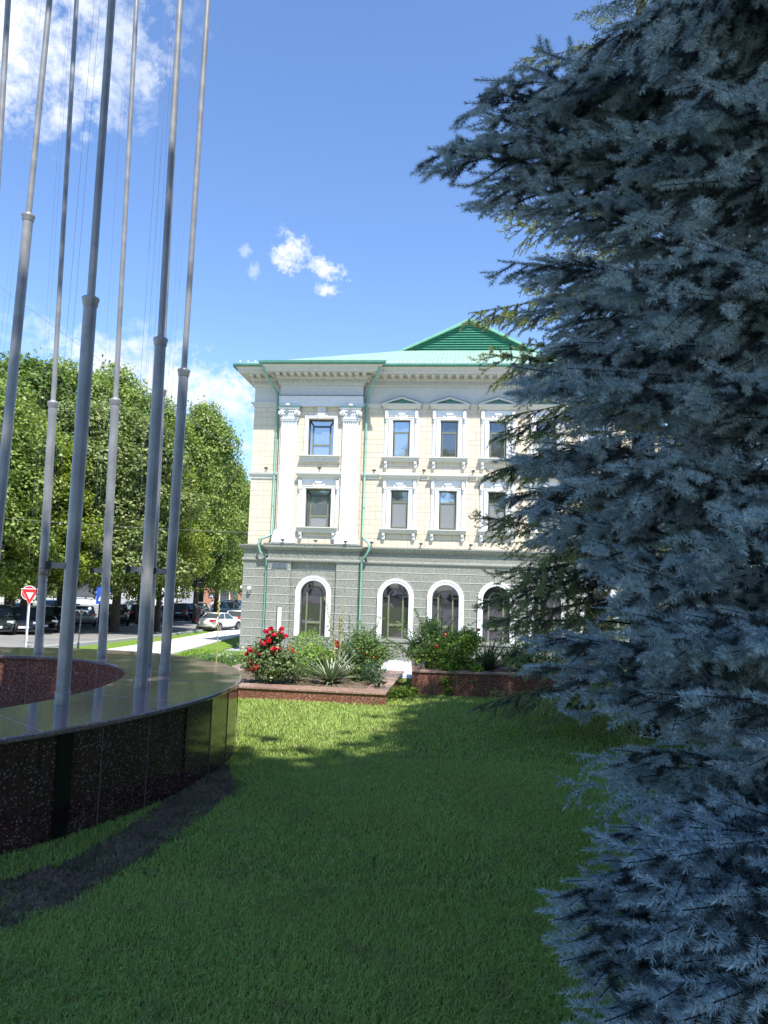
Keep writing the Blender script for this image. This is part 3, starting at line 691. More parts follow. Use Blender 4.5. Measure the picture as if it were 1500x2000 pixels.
# ground floor
mb = MB(BT)
wall_open(mb, 0, 1.39, -3.6, 3.3, 0, [])
wall_open(mb, 6.13, UE, -3.6, 3.3, 0, [(c-.68, c+.68, -1.05, 1.08, True) for c in AC])
mb.add([(0, 0, -3.6), (0, -14, -3.6), (0, -14, 3.3), (0, 0, 3.3)], [(0, 1, 2, 3)])
mb.add([(UE, 0, -3.6), (UE, -14, -3.6), (UE, -14, 3.3), (UE, 0, 3.3)], [(0, 1, 2, 3)])
mb.build('granite_wall', M['stone_blocks'], bld)
mb = MB(BT)
wall_open(mb, 2.62, 5.0, -3.6, 3.3, .18, [(BA-.66, BA+.66, -1.05, 1.1, True)])
for a, b in ((1.39, 2.62), (5.0, 6.13)): mb.box(a, b, .0, .35, -3.6, 2.72)
mb.build('bay_granite_wall', M['stone_blocks'], bld)
# radiating joints round the arches
mb = MB(BT)
for c, w, zc in [(c, .0, 1.08) for c in AC]+[(BA, .18, 1.1)]:
    for a in (20, 47, 74, 106, 133, 160):
        ca, sa = math.cos(rad(a)), math.sin(rad(a)); r0 = .95
        r1 = min(1.62 if 40 < a < 140 else 1.32, (2.68-zc)/max(sa, .01))
        if w: r1 = min(r1, 1.1/abs(ca) if abs(ca) > .01 else 9)
        m_ = (r0+r1)/2
        mb.obox((c+ca*m_, w+.003, zc+sa*m_), (ca, 0, sa), (0, 1, 0), (-sa, 0, ca), (r1-r0)/2, .003, .014)
mb.build('arch_joints', M['joint'], bld)
# plinth with ledges under the arches
mb = MB(BT)
mb.box(6.5, UE, .001, .42, -3.6, -1.45); mb.box(6.45, UE, .0, .3, -1.449, -1.28); mb.box(6.42, UE, .0, .2, -1.279, -1.13)
for c in AC: mb.box(c-1.0, c+1.0, .2, .34, -1.2, -1.06)
mb.box(2.63, 4.99, .181, .40, -3.6, -1.32)
mb.build('plinth', M['stone'], bld, .01)
# granite band and cornice
mb = MB(BT)
def gband(u0, u1, w, kl, kr, dz=0.):
    mould(mb, u0, u1, [(w-.1, 2.70), (w+.03, 2.71), (w+.075, 2.76), (w+.085, 2.81), (w+.06, 2.87), (w+.02, 2.90), (w-.1, 2.90)], w, kl, kr)
    mb.box(u0, u1, w-.1, w+.004, 2.901, 3.28)
    mould(mb, u0, u1, [(w-.1, 3.281), (w+.06, 3.29), (w+.06, 3.34), (w+.16, 3.40), (w+.20, 3.46), (w+.20, 3.50+dz), (w+.23, 3.52+dz), (w+.23, 3.57+dz), (w-.12, 3.60+dz)], w, kl, kr)
gband(0, 1.38, 0, 1, 0); gband(6.14, UE, 0, 0, 0); gband(1.39, 6.13, .35, 1, 1, .09)
mb.box(1.39, 6.13, 0, .25, 2.73, 3.6)
mb.build('granite_cornice', M['stone'], bld)
# Greek key relief under the bay cornice
mb = MB(BT); key = [(0, 0), (0, 5), (5, 5), (5, 1.6), (2.4, 1.6), (2.4, 3.2), (3.6, 3.2)]
for rng in ((1.52, 2.5), (2.75, 4.9), (5.12, 6.0)):
    u = rng[0]
    while u < rng[1]-.3:
        s = .047
        pts = [(u+x*s, 2.99+y*s) for x, y in key]+[]
        for (a, b), (c, d) in zip(pts[:-1], pts[1:]):
            mb.box(min(a, c)-.009, max(a, c)+.009, .354, .368, min(b, d)-.009, max(b, d)+.009)
        mb.box(u+5*s, u+7*s, .354, .367, 2.981, 2.999)
        u += 7*s
mb.build('meander_frieze', M['stone'], bld)
# vent grille
mb = MB(BT); mb.box(1.62, 2.42, .351, .365, 2.35, 2.62); g_ = mb.build('vent_grille', M['dark_frame'], bld)
mb = MB(BT)
for k in range(7): mb.box(1.64, 2.40, .366, .385, 2.37+k*.036, 2.385+k*.036)
mb.box(1.60, 1.635, .352, .39, 2.33, 2.64); mb.box(2.405, 2.44, .352, .39, 2.33, 2.64); mb.box(1.636, 2.404, .352, .39, 2.625, 2.64); mb.build('slats', M['steel'], g_)
# upper walls
rowU, rowL = (8.36, 10.31), (4.60, 6.60)
mb = MB(BT); W = -.13; WB = .17
ops2 = [(c-.48, c+.48, rowL[0], rowL[1], False) for c in WC]; ops3 = [(c-.48, c+.48, rowU[0], rowU[1], False) for c in WC]
wall_open(mb, 6.05, UE-.13, 3.5, 7.5, W, ops2, .22); wall_open(mb, 6.05, UE-.13, 7.5, 11.1, W, ops3, .22)
wall_open(mb, .14, 1.66, 3.5, 11.1, W, [])
mb.add([(.14, W, 3.5), (.14, -14, 3.5), (.14, -14, 12.2), (.14, W, 12.2)], [(0, 1, 2, 3)])
mb.add([(UE-.13, W, 3.5), (UE-.13, -14, 3.5), (UE-.13, -14, 12.2), (UE-.13, W, 12.2)], [(0, 1, 2, 3)])
mb.add([(0, -14, -3.6), (UE, -14, -3.6), (UE, -14, 12.6), (0, -14, 12.6)], [(0, 1, 2, 3)])
wall_open(mb, 1.66, 6.05, 3.5, 7.2, WB, [(3.21, 4.57, 4.57, 6.57, False)], .3); wall_open(mb, 1.66, 6.05, 7.2, 11.0, WB, [(3.21, 4.57, 8.33, 10.28, False)], .3)
for uu in (1.66, 6.05): mb.add([(uu, W, 3.5), (uu, WB, 3.5), (uu, WB, 11.), (uu, W, 11.)], [(0, 1, 2, 3)])
mb.build('upper_wall', M['blocks'], bld)
# frieze and cornice
mb = MB(BT)
def frieze(u0, u1, w): mb.box(u0, u1, w-.25, w, 11.1, 12.1)
frieze(.14, 1.63, W); frieze(6.08, UE-.13, W); frieze(1.64, 6.07, WB+.1)
mb.build('frieze', M['grey_stucco'], bld)
mb = MB(BT)
def cornice(u0, u1, w, kl, kr, dz=0.):
    p = [(w-.2, 12.08), (w+.06, 12.08), (w+.1, 12.14), (w+.16, 12.17), (w+.16, 12.32), (w+.27, 12.36), (w+.27, 12.40), (w+.36, 12.42), (w+.36, 12.58), (w+.93, 12.58), (w+.93, 12.61), (w+1.0, 12.64), (w+1.0, 12.74), (w+1.04, 12.80), (w+1.13, 12.88), (w+1.13, 12.93+dz), (w-.2, 12.95+dz)]
    mould(mb, u0, u1, p, w, kl, kr)
    n = int((u1-u0+.3*(kl+kr))/.135)
    for k in range(n): 
        u = u0-.15*kl+.06+k*.135; mb.box(u, u+.07, w+.161, w+.235, 12.19, 12.315)
    n = int((u1-u0+.5*(kl+kr))/.43)
    for k in range(n+1):
        u = u0-.3*kl+.08+k*(u1-u0+.3*(kl+kr)-.36)/max(n, 1)
        mb.box(u, u+.2, w+.361, w+.82, 12.46, 12.579)
        mb.box(u+.02, u+.18, w+.361, w+.60, 12.43, 12.459)
cornice(.14, 1.9, W, .7, 0); cornice(5.8, UE-.13, W, 0, 1); cornice(1.64, 6.07, WB+.1, .7, 1, .03)
mb.build('cornice', M['cream_trim'], bld)
# left side return of the cornice
mb = MB(lambda u, w, z: (-w*.68+.04, u, z+1.96))
mould(mb, .13, 14, [(w_, z_) for w_, z_ in [(-.2-.14, 12.08), (.06-.14, 12.08), (.16-.14, 12.17), (.16-.14, 12.32), (.36-.14, 12.42), (.36-.14, 12.58), (.93-.14, 12.58), (1.0-.14, 12.74), (1.13-.14, 12.88), (1.13-.14, 12.93), (-.2-.14, 12.95)]], -.14, 1, 0)
mb.build('side_cornice', M['cream_trim'], bld)
# gutters
mb = MB(BT)
def gut(u0, u1, w, kl, kr, z0=12.86, z1=13.0): mould(mb, u0, u1, [(w+1.13, z0+.03), (w+1.18, z0), (w+1.26, z0+.01), (w+1.30, z0+.06), (w+1.30, z1), (w+1.10, z1)], w, kl, kr)
gut(.14, 1.9, W, .7, 0); gut(5.8, UE-.13, W, 0, 1); gut(1.64, 6.07, WB+.1, .7, 1, 12.88, 13.05)
mb.box(-.80, -.66, -14, 1.0, 12.87, 13.0)
mb.build('gutter', M['green_metal'], bld)
# roof
mb = MB(BT); k_ = .413; e0 = 1.12; zt = 12.98; rw = -7.35; rz_ = zt+k_*(e0-rw)
ul, ur = -.74, UE+1.
mb.add([(ul, e0, zt), (ur, e0, zt), (ur-8.4, rw, rz_), (ul+8.47, rw, rz_)], [(0, 1, 2, 3)])
mb.add([(ul, e0, zt), (ul+8.47, rw, rz_), (ul, rw*2-e0, zt)], [(0, 1, 2)]); mb.add([(ur, e0, zt), (ur, rw*2-e0, zt), (ur-8.4, rw, rz_)], [(0, 1, 2)])
mb.add([(ul, rw*2-e0, zt), (ur, rw*2-e0, zt), (ur-8.4, rw, rz_), (ul+8.47, rw, rz_)], [(0, 3, 2, 1)])
mb.add([(1.64-.9, 1.52, zt+.05), (6.07+1.2, 1.52, zt+.05), (6.07+.6, .6, zt+.42-.18), (1.64-.6, .6, zt+.42-.18)], [(0, 1, 2, 3)])
mb.cur = 1
u = -.6
while u < UE:
    w_ = .35+.12*(int(u*2.5) % 2); mb.box(u, u+.05, w_, w_+.05, zt+k_*(e0-w_)+.0, zt+k_*(e0-w_)+.11); u += .4
mb.build('roof', [M['shingle'], M['white_lamp']], bld)
# louvred gable standing on the ridge
gb = MB(BT); ga, gbb, gc = 7.3, 15.8, 11.72; gz0, gz1 = rz_-.15, 18.42; gw = rw+.05
gb.add([(ga+.2, gw, gz0), (gbb-.2, gw, gz0), (gc, gw, gz1-.12)], [(0, 1, 2)])
gab = gb.build('gable', M['green_louver'], bld)
mb = MB(BT); k = 0
z = gz0+.1
while z < gz1-.35:
    f_ = (gz1-z)/(gz1-gz0); a = gc-(gc-ga)*f_+.35; b = gc+(gbb-gc)*f_-.35
    if b-a > .2: mb.add([(a, gw+.02, z+.08), (b, gw+.02, z+.08), (b, gw+.14, z-.04), (a, gw+.14, z-.04), (a, gw+.02, z+.06), (b, gw+.02, z+.06), (b, gw+.12, z-.055), (a, gw+.12, z-.055)], [(0, 1, 2, 3), (4, 7, 6, 5), (3, 2, 6, 7)])
    z += .155
mb.build('louvres', M['green_louver'], gab)
mb = MB(BT)
for a, s in ((ga-.15, 1), (gbb+.15, -1)):
    dx, dz = gc-a, gz1-gz0+.02; ln = math.hypot(dx, dz)
    mb.prism([(a, gz0-.02), (a+s*.28, gz0-.02), (gc, gz1-.16), (gc, gz1+.06)], lambda p, t: (p[0], t, p[1]), gw+.32, gw-5)
mb.build('gable_roof_edge', nm('bright_green_edge', (.15, .38, .26), (.19, .42, .30), 3, .45), gab)

# ---------------- windows
def pil_profile_frame(mb, uc, hw, z0, z1, w, wd, ears=.0, t=.19, keys=True):
    for s in (-1, 1):
        a, b = sorted((uc+s*hw, uc+s*(hw+t))); mb.box(a, b, w, w+.06, z0, z1+.02)
        a2, b2 = sorted((uc+s*(hw+.05), uc+s*(hw+.11))); mb.box(a2, b2, w+.061, w+.085, z0, z1+.05)
        a3, b3 = sorted((uc+s*(hw+t-.045), uc+s*(hw+t))); mb.box(a3, b3, w+.061, w+.10, z0, z1+.1)
    mb.box(uc-hw-t, uc+hw+t, w, w+.061, z1+.021, z1+.16); mb.box(uc-hw-t, uc+hw+t, w+.062, w+.1, z1+.115, z1+.158)
    mb.box(uc-hw-.1, uc+hw+.1, w+.062, w+.085, z1+.03, z1+.075)
    mb.box(uc-.32, uc+.32, w, w+.075, z1+.161, z1+.25)
def sash(uc, hw, z0, z1, w, trans, parent, lower_mat, upper_mat, dark=True):
    mb = MB(BT); d = .055; fw = w-.17
    mb.box(uc-hw, uc-hw+d, fw, fw+.06, z0, z1); mb.box(uc+hw-d, uc+hw, fw, fw+.06, z0, z1)
    mb.box(uc-hw+d, uc+hw-d, fw, fw+.06, z1-d, z1); mb.box(uc-hw+d, uc+hw-d, fw, fw+.06, z0, z0+d)
    mb.cur = 1
    mb.box(uc-hw+d, uc+hw-d, fw-.003, fw+.055, trans-.04, trans+.04)
    for a, b in ((uc-hw+d, uc-hw+d+.05), (uc+hw-d-.05, uc+hw-d)): mb.box(a, b, fw-.002, fw+.05, z0+d, trans-.04)
    mb.box(uc-hw+d+.05, uc+hw-d-.05, fw-.002, fw+.05, z0+d, z0+d+.05)
    mb.build('sash_frame', [M['dark_frame'], M['olive_frame']], parent)
    mb = MB(BT); mb.box(uc-hw+d, uc+hw-d, fw+.01, fw+.025, trans+.04, z1-d); mb.build('pane', upper_mat, parent)
    mb = MB(BT); mb.box(uc-hw+d+.05, uc+hw-d-.05, fw+.01, fw+.025, z0+d+.05, trans-.04); mb.build('pane', lower_mat, parent)
def sillset(uc, hw, zt_, w, parent, brackets=True, h=.26):
    mb = MB(BT)
    mould(mb, uc-hw, uc+hw, [(w, zt_), (w+.30, zt_-.02), (w+.30, zt_-.07), (w+.25, zt_-.09), (w+.25, zt_-.13), (w+.17, zt_-.17), (w+.14, zt_-h), (w, zt_-h)], w, 0, 0)
    mb.build('sill', M['grey_stucco'], parent)
    if brackets:
        for s in (-1, 1):
            mb = MB(BT); c = uc+s*(hw-.2); mb.box(c-.065, c+.065, w, w+.2, zt_-h-.12, zt_-h); mb.box(c-.075, c+.075, w, w+.14, zt_-h-.3, zt_-h-.121)
            mb.box(c-.05, c+.05, w, w+.09, zt_-h-.36, zt_-h-.301); mb.box(c-.035, c+.035, w+.201, w+.23, zt_-h-.1, zt_-h-.02); mb.build('bracket', M['white_stucco'], parent)
def side_strips(mb, uc, hw, z0, z1, w):
    for s in (-1, 1):
        c = uc+s*(hw+.31); mb.box(c-.085, c+.085, w, w+.05, z0, z1)
        mb.box(c-.05, c+.05, w+.051, w+.09, z0+.1, z1-.5)
def consoles(uc, hw, z1, w, parent):
    for s in (-1, 1):
        c = uc+s*(hw+.31); mb = MB(BT); mb.box(c-.08, c+.08, w+.051, w+.15, z1-.42, z1); mb.box(c-.02, c+.02, w+.151, w+.17, z1-.4, z1-.03)
        mb.sphere((c, w+.13, z1-.47), .07, 8, 5, (1, .8, 1)); mb.sphere((c, w+.11, z1-.6), .05, 8, 5, (.8, .8, 1.5)); mb.build('console', M['white_stucco'], parent)
def keystone(uc, z1, w, parent):
    mb = MB(BT); z0 = z1+.02
    mb.prism([(uc-.10, z0), (uc+.10, z0), (uc+.155, z0+.34), (uc-.155, z0+.34)], lambda p, t: (p[0], t, p[1]), w+.02, w+.13)
    mb.box(uc-.18, uc+.18, w+.02, w+.16, z0+.27, z0+.36); mb.box(uc-.22, uc-.13, w, w+.11, z0+.02, z0+.14); mb.box(uc+.13, uc+.22, w, w+.11, z0+.02, z0+.14)
    mb.build('keystone', M['white_stucco'], parent)
PM = {0: (M['glass'], M['glass']), 1: (M['dim_glass'], M['dim_glass']), 2: (M['blind_glass'], M['glass']), 3: (M['blind_glass'], M['dim_glass'])}
def main_window(uc, row, kind):
    z0, z1 = row; mb = MB(BT); pil_profile_frame(mb, uc, .48, z0, z1, W, .06); side_strips(mb, uc, .48, z0, z1+.56, W)
    mb.box(uc-.72, uc+.72, W, W+.04, z1+.252, z1+.56)
    for s in (-1, 1):
        a, b = sorted((uc+s*.44, uc+s*.48)); mb.box(a, b, W-.16, W-.001, z0, z1)
    p = mb.build('window', M['white_stucco'], bld)
    lo, up = PM[kind]; sash(uc, .44, z0, z1, W-.0, z1-.62, p, lo, up)
    sillset(uc, .98, z0, W, p); consoles(uc, .48, z1+.54, W, p); keystone(uc, z1, W, p)
    if row is rowU:
        mb = MB(BT); zb = 11.0
        mould(mb, uc-.92, uc+.92, [(W, zb-.12), (W+.14, zb-.1), (W+.18, zb-.03), (W+.26, zb+.04), (W+.32, zb+.1), (W+.32, zb+.16), (W, zb+.16)], W, .4, .4)
        for s in (-1, 1):
            mb.prism([(uc+s*1.07, zb+.17), (uc+s*.80, zb+.165), (uc, zb+.42), (uc, zb+.53)], lambda q, t: (q[0], t, q[1]), W, W+.32)
        mb.cur = 1; mb.prism([(uc-.8, zb+.162), (uc+.8, zb+.162), (uc, zb+.419)], lambda q, t: (q[0], t, q[1]), W, W+.16)
        for s in (-1, 1): mb.prism([(uc+s*1.08, zb+.185), (uc, zb+.545), (uc, zb+.56), (uc+s*1.08, zb+.20)], lambda q, t: (q[0], t, q[1]), W, W+.34)
        mb.build('pediment', [M['cream_trim'], M['green_metal']], p)
    else:
        mb = MB(BT); zb = 7.15
        mould(mb, uc-.92, uc+.92, [(W, zb-.04), (W+.13, zb), (W+.16, zb+.07), (W+.26, zb+.15), (W+.32, zb+.2), (W+.32, zb+.27), (W, zb+.30)], W, .4, .4)
        mb.build('hood', M['grey_stucco'], p)
    return p
for i, c in enumerate(WC):
    main_window(c, rowU, (0, 1, 1, 1, 0)[i]); main_window(c, rowL, (2, 2, 3, 3, 2)[i])
def bay_window(uc, z0, z1, upper):
    mb = MB(BT); hw = .68; pil_profile_frame(mb, uc, hw, z0, z1, WB, .06)
    if not upper: side_strips(mb, uc, hw, z0, z1+.46, WB); mb.box(uc-.9, uc+.9, WB, WB+.04, z1+.252, z1+.5)
    else: mb.box(uc-.3, uc+.3, WB+.0, WB+.09, z1+.251, z1+.33)
    p = mb.build('window', M['white_stucco'], bld)
    # glazed box reveal: outer dark frame, splayed bars back to a smaller inner sash
    d = .05; o_ = hw-.01; i_ = .42; zt_o, zt_i = z1-.01, z1-.36; wf, wb = WB-.06, WB-.28
    mb = MB(BT)
    mb.box(uc-o_, uc-o_+d, wb-.02, wb+.07, z0, zt_o); mb.box(uc+o_-d, uc+o_, wb-.02, wb+.07, z0, zt_o); mb.box(uc-o_+d, uc+o_-d, wb-.02, wb+.07, zt_o-d, zt_o)
    for s in (-1, 1):
        mb.tube([(uc+s*(o_-.02), wb+.02, zt_o-.02), (uc+s*i_, wb+.02, zt_i)], .04, 4)
        a, b = sorted((uc+s*i_, uc+s*(i_+.07))); mb.box(a, b, wb-.03, wb+.05, zt_i-.38, zt_i)
    mb.box(uc-i_, uc+i_, wb-.03, wb+.05, zt_i-.045, zt_i+.045)
    mb.cur = 1; zm = z0+.58
    for s in (-1, 1):
        a, b = sorted((uc+s*i_, uc+s*(i_+.07))); mb.box(a, b, wb-.03, wb+.051, z0, zt_i-.381)
    mb.box(uc-i_, uc+i_, wb-.03, wb+.048, zm-.04, zm+.05); mb.box(uc-i_, uc+i_, wb-.03, wb+.048, z0, z0+.05)
    mb.build('sash_frame', [M['dark_frame'], M['olive_frame']], p)
    G_ = M['glass']
    mb = MB(BT); mb.box(uc-i_, uc+i_, wb, wb+.012, zm+.05, zt_i-.045); mb.build('pane', G_ if upper else M['glass'], p)
    mb = MB(BT); mb.box(uc-i_, uc+i_, wb, wb+.012, z0+.05, zm-.04); mb.build('pane', G_ if upper else M['blind_glass'], p)
    for s in (-1, 1):
        mb = MB(BT); a, b = uc+s*(o_-.03), uc+s*i_
        mb.add([(a, wb, z0), (b, wb, z0), (b, wb, zt_i), (a, wb, zt_o-.04)], [(0, 1, 2, 3)]); mb.build('pane', G_, p)
    mb = MB(BT); mb.add([(uc-o_+.03, wb, zt_o-.04), (uc+o_-.03, wb, zt_o-.04), (uc+i_, wb, zt_i), (uc-i_, wb, zt_i)], [(0, 1, 2, 3)]); mb.build('pane', G_, p)
    sillset(uc, 1.07, z0, WB, p, not upper, .36 if upper else .32)
    if upper:
        mb = MB(BT); mb.prism([(uc-.16, z1+.0), (uc+.16, z1+.0), (uc+.26, z1+.66), (uc-.26, z1+.66)], lambda q, t: (q[0], t, q[1]), WB+.02, WB+.14); mb.build('keystone', M['grey_stucco'], p)
    else:
        keystone(uc, z1, WB, p); consoles(uc, hw, z1+.44, WB, p)
        mb = MB(BT); zb = 7.1; mould(mb, uc-1.0, uc+1.0, [(WB, zb-.05), (WB+.1, zb), (WB+.14, zb+.07), (WB+.24, zb+.15), (WB+.32, zb+.22), (WB+.32, zb+.30), (WB, zb+.33)], WB, .75, .75); mb.build('hood', M['grey_stucco'], p)
bay_window(BW, 8.33, 10.28, True); bay_window(BW, 4.57, 6.57, False)
def arch_window(c, zc, w, mat=None):
    ro, ri = .93, .68; mb = MB(BT); n = 28
    rings = [(ri-.005, .0), (ri, .10), (ri+.05, .12), (ri+.07, .09), (ri+.13, .09), (ri+.15, .125), (ro, .125), (ro, -.05)]
    path = [(-1, -1.06)]+[None]*(n+1)+[(1, -1.06)]
    vs = []
    for k in range(n+3):
        for r, dw in rings:
            if k == 0: vs.append((c-r, w+dw, -1.06))
            elif k == n+2: vs.append((c+r, w+dw, -1.06))
            else:
                a = math.pi-math.pi*(k-1)/n; vs.append((c+r*math.cos(a), w+dw, zc+r*math.sin(a)))
    m_ = len(rings); mb.add(vs, [(k*m_+i, k*m_+i+1, (k+1)*m_+i+1, (k+1)*m_+i) for k in range(n+2) for i in range(m_-1)])
    p = mb.build('arched_window', M['white_stucco'], bld)
    wf = w-.28; mb = MB(BT)
    poly = [(c-ri, -1.05)]+[(c+ri*math.cos(math.pi-math.pi*k/20), zc+ri*math.sin(math.pi-math.pi*k/20)) for k in range(21)]+[(c+ri, -1.05)]
    mb.add([(u, wf, z) for u, z in poly], [tuple(range(len(poly)))]); mb.build('pane', mat or M['arch_glass'], p)
    mb = MB(BT); hw = .37; za = zc-.28
    for s in (-1, 1): mb.box(c+s*hw-.04, c+s*hw+.04, wf+.001, wf+.07, -1.05, za+.28)
    mb.tube([(c+hw*math.cos(math.pi*k/14), wf+.035, za+.28+hw*math.sin(math.pi*k/14)) for k in range(15)], .045, 4)
    for s in (-1, 1): mb.box(min(c+s*hw, c+s*(ri-.01)), max(c+s*hw, c+s*(ri-.01)), wf+.001, wf+.06, za+.26, za+.32)
    mb.box(c-hw+.04, c+hw-.04, wf+.001, wf+.06, -.42, -.30); mb.box(c-hw+.04, c+hw-.04, wf+.001, wf+.06, -1.05, -.98)
    mb.build('sash_frame', M['olive_frame'], p)
for c in AC: arch_window(c, 1.08, 0.)
arch_window(BA, 1.1, .18)
# string courses
def string(u0, u1, z, w, h=.24, kl=0, kr=0):
    mb = MB(BT); mould(mb, u0, u1, [(w, z-h), (w+.05, z-h), (w+.07, z-h*.6), (w+.14, z-h*.35), (w+.16, z-.03), (w+.16, z), (w, z+.02)], w, kl, kr)
    mb.build('string_course', M['grey_stucco'], bld)
string(.14, 1.65, 11.22, W, .24, 1, 0); string(.14, 1.65, 7.44, W, .34, 1, 0)
for a, b in zip([6.06]+[c+1.06 for c in WC], [c-1.06 for c in WC]+[UE-.14]):
    string(a, b, 11.17, W, .24); string(a, b, 7.45, W, .28)
mb = MB(BT)
mould(mb, 1.62, 6.09, [(WB-.05, 10.93), (WB+.22, 10.93), (WB+.22, 11.08), (WB+.25, 11.09), (WB+.25, 11.24), (WB+.28, 11.25), (WB+.28, 11.36), (WB+.34, 11.40), (WB+.34, 11.45), (WB-.05, 11.47)], WB+.22, 0, 0)
mb.cur = 1; mb.box(1.5, 6.2, WB+.2, WB+.37, 11.471, 11.485); mb.build('architrave', [nm('bluish_stucco', (.60, .62, .66), (.66, .67, .70), 5, .8), M['green_metal']], bld)
# pilasters
def pilaster(c):
    hw = .405; w = WB; z0, z1 = 4.37, 10.15; f = w+.16
    mb = MB(BT)
    # fluted shaft
    nf = 6; poly = [(c-hw, w)]; xw = 2*hw
    poly.append((c-hw, f))
    for k in range(nf):
        a = c-hw+.06+k*(xw-.12)/nf; b = a+(xw-.12)/nf-.03
        poly += [(a, f), (a+.012, f-.035), ((a+b)/2, f-.05), (b-.012, f-.035), (b, f)]
    poly += [(c+hw, f), (c+hw, w)]
    n = len(poly); mb.add([(u, ww, z) for z in (z0, z1) for u, ww in poly], [(i, (i+1) % n, (i+1) % n+n, i+n) for i in range(n)]+[tuple(range(n)), tuple(range(n, 2*n))])
    p = mb.build('pilaster', M['white_stucco'], bld)
    mb = MB(BT); mb.box(c-.62, c+.62, w, w+.32, 3.69, 4.0)
    mould(mb, c-.5, c+.5, [(w, 4.001), (w+.30, 4.0), (w+.31, 4.06), (w+.27, 4.11), (w+.24, 4.16), (w+.27, 4.21), (w+.25, 4.27), (w+.19, 4.30), (w+.17, 4.369), (w, 4.369)], w+.16, .7, .7); mb.build('pilaster_base', M['white_stucco'], p)
    mb = MB(BT); mb.box(c-.46, c+.46, w, w+.2, 10.15, 10.24); mb.box(c-.5, c+.5, w, w+.235, 10.241, 10.32); mb.box(c-.4, c+.4, w, w+.2, 10.321, 10.72)
    for s in (-1, 1):
        cc = (c+s*.44, 10.55)
        pts = [(cc[0]+s*math.cos(a)*(.155-.018*a/1.6), w+.27+.01*a, cc[1]+math.sin(a)*(.155-.018*a/1.6)) for a in np.linspace(math.pi*.5, math.pi*4.6, 44)]
        mb.tube(pts, [.034-.00035*i for i in range(44)], 6); mb.sphere((cc[0], w+.3, cc[1]), .05, 8, 5)
        mb.tube([(cc[0], w+.0, cc[1]), (cc[0], w+.26, cc[1])], .15, 14)
    mb.tube([(c-.42, w+.26, 10.69), (c-.2, w+.25, 10.655), (c+.2, w+.25, 10.655), (c+.42, w+.26, 10.69)], .035, 6)
    for k in range(7): mb.sphere((c-.27+k*.09, w+.22, 10.47+.03*(k % 2)), .05, 7, 5, (.7, .8, 1.5))
    mould(mb, c-.5, c+.5, [(w, 10.72), (w+.24, 10.73), (w+.3, 10.79), (w+.3, 10.86), (w, 10.86)], w+.2, .8, .8)
    mb.build('ionic_capital', M['white_stucco'], p)
    mb = MB(BT); mb.box(c-.6, c+.6, w, w+.36, 10.861, 10.90); mb.build('flashing', M['green_metal'], p)
pilaster(2.19); pilaster(5.47)
# downpipes
def pipe(pts, name='downpipe'):
    mb = MB(BT); mb.tube(pts, .062, 10)
    p = mb.build(name, [M['pale_green']], bld)
    for z in (9.3, 7.3, 5.6): mb = MB(BT); mb.tube([(pts[5][0], pts[5][1], z), (pts[5][0], pts[5][1], z+.07)], .075, 10); mb.build('pipe_collar', M['pale_green'], p)
    for z in (2.1, 1.1, -.4): mb = MB(BT); mb.tube([(pts[-1][0], pts[-1][1], z), (pts[-1][0], pts[-1][1], z+.06)], .075, 10); mb.build('pipe_collar', M['pale_green'], p)
pipe([(.92, 1.28, 12.87), (.94, 1.27, 12.6), (1.42, .12, 11.7), (1.44, -.0, 11.45), (1.44, .0, 10.8), (1.44, -.0, 4.15), (1.32, .25, 4.0), (.95, .35, 3.86), (.86, .40, 3.6), (.95, .36, 3.2), (1.25, .16, 2.9), (1.27, .10, 2.6), (1.27, .10, -1.9)])
pipe([(7.02, 1.28, 12.87), (7.0, 1.27, 12.6), (6.3, .12, 11.7), (6.26, 0, 11.45), (6.26, 0, 10.8), (6.26, 0, 4.15), (6.35, .2, 4.0), (6.62, .40, 3.80), (6.68, .42, 3.5), (6.55, .36, 3.2), (6.28, .16, 2.9), (6.26, .10, 2.6), (6.26, .10, -1.9)])
# small floodlights above the string courses
for (u, w, z) in [(.98, W, 7.66), (3.9, WB, 7.65), (6.75, W, 7.62), (9.36, W, 7.66), (11.9, W, 7.66), (14.4, W, 7.66), (.85, W, 3.86), (2.19, WB+.3, 3.83), (3.9, WB+.2, 3.83), (5.47, WB+.3, 3.82), (6.75, W, 3.84), (9.3, W, 3.84), (11.85, W, 3.84), (14.4, W, 3.84), (2.15, WB+.3, 10.96), (5.5, WB+.3, 10.96)]:
    mb = MB(BT); mb.box(u-.09, u+.09, w+.12, w+.22, z-.05, z+.03); mb.box(u-.03, u+.03, w, w+.12, z-.02, z+.02); mb.box(u-.02, u+.02, w+.15, w+.19, z-.1, z-.05)
    mb.build('floodlight', M['dark_frame'] if z < 10 else M['white_lamp'], bld)
mb = MB(BT); mb.sphere((.42, .16, 1.28), .12, 10, 7, (1, 1, .9)); mb.box(.38, .46, 0, .1, 1.22, 1.3); mb.tube([(.42, .16, 1.2), (.42, .1, 1.05), (.42, .02, 1.0)], .03, 6); mb.build('globe_lamp', M['white_lamp'], bld)
mb = MB(BT); mb.sphere((-.1, -.2, 1.32), .09, 8, 6); mb.box(-.06, 0, -.24, -.16, 1.26, 1.32); mb.build('globe_lamp', M['white_lamp'], bld)
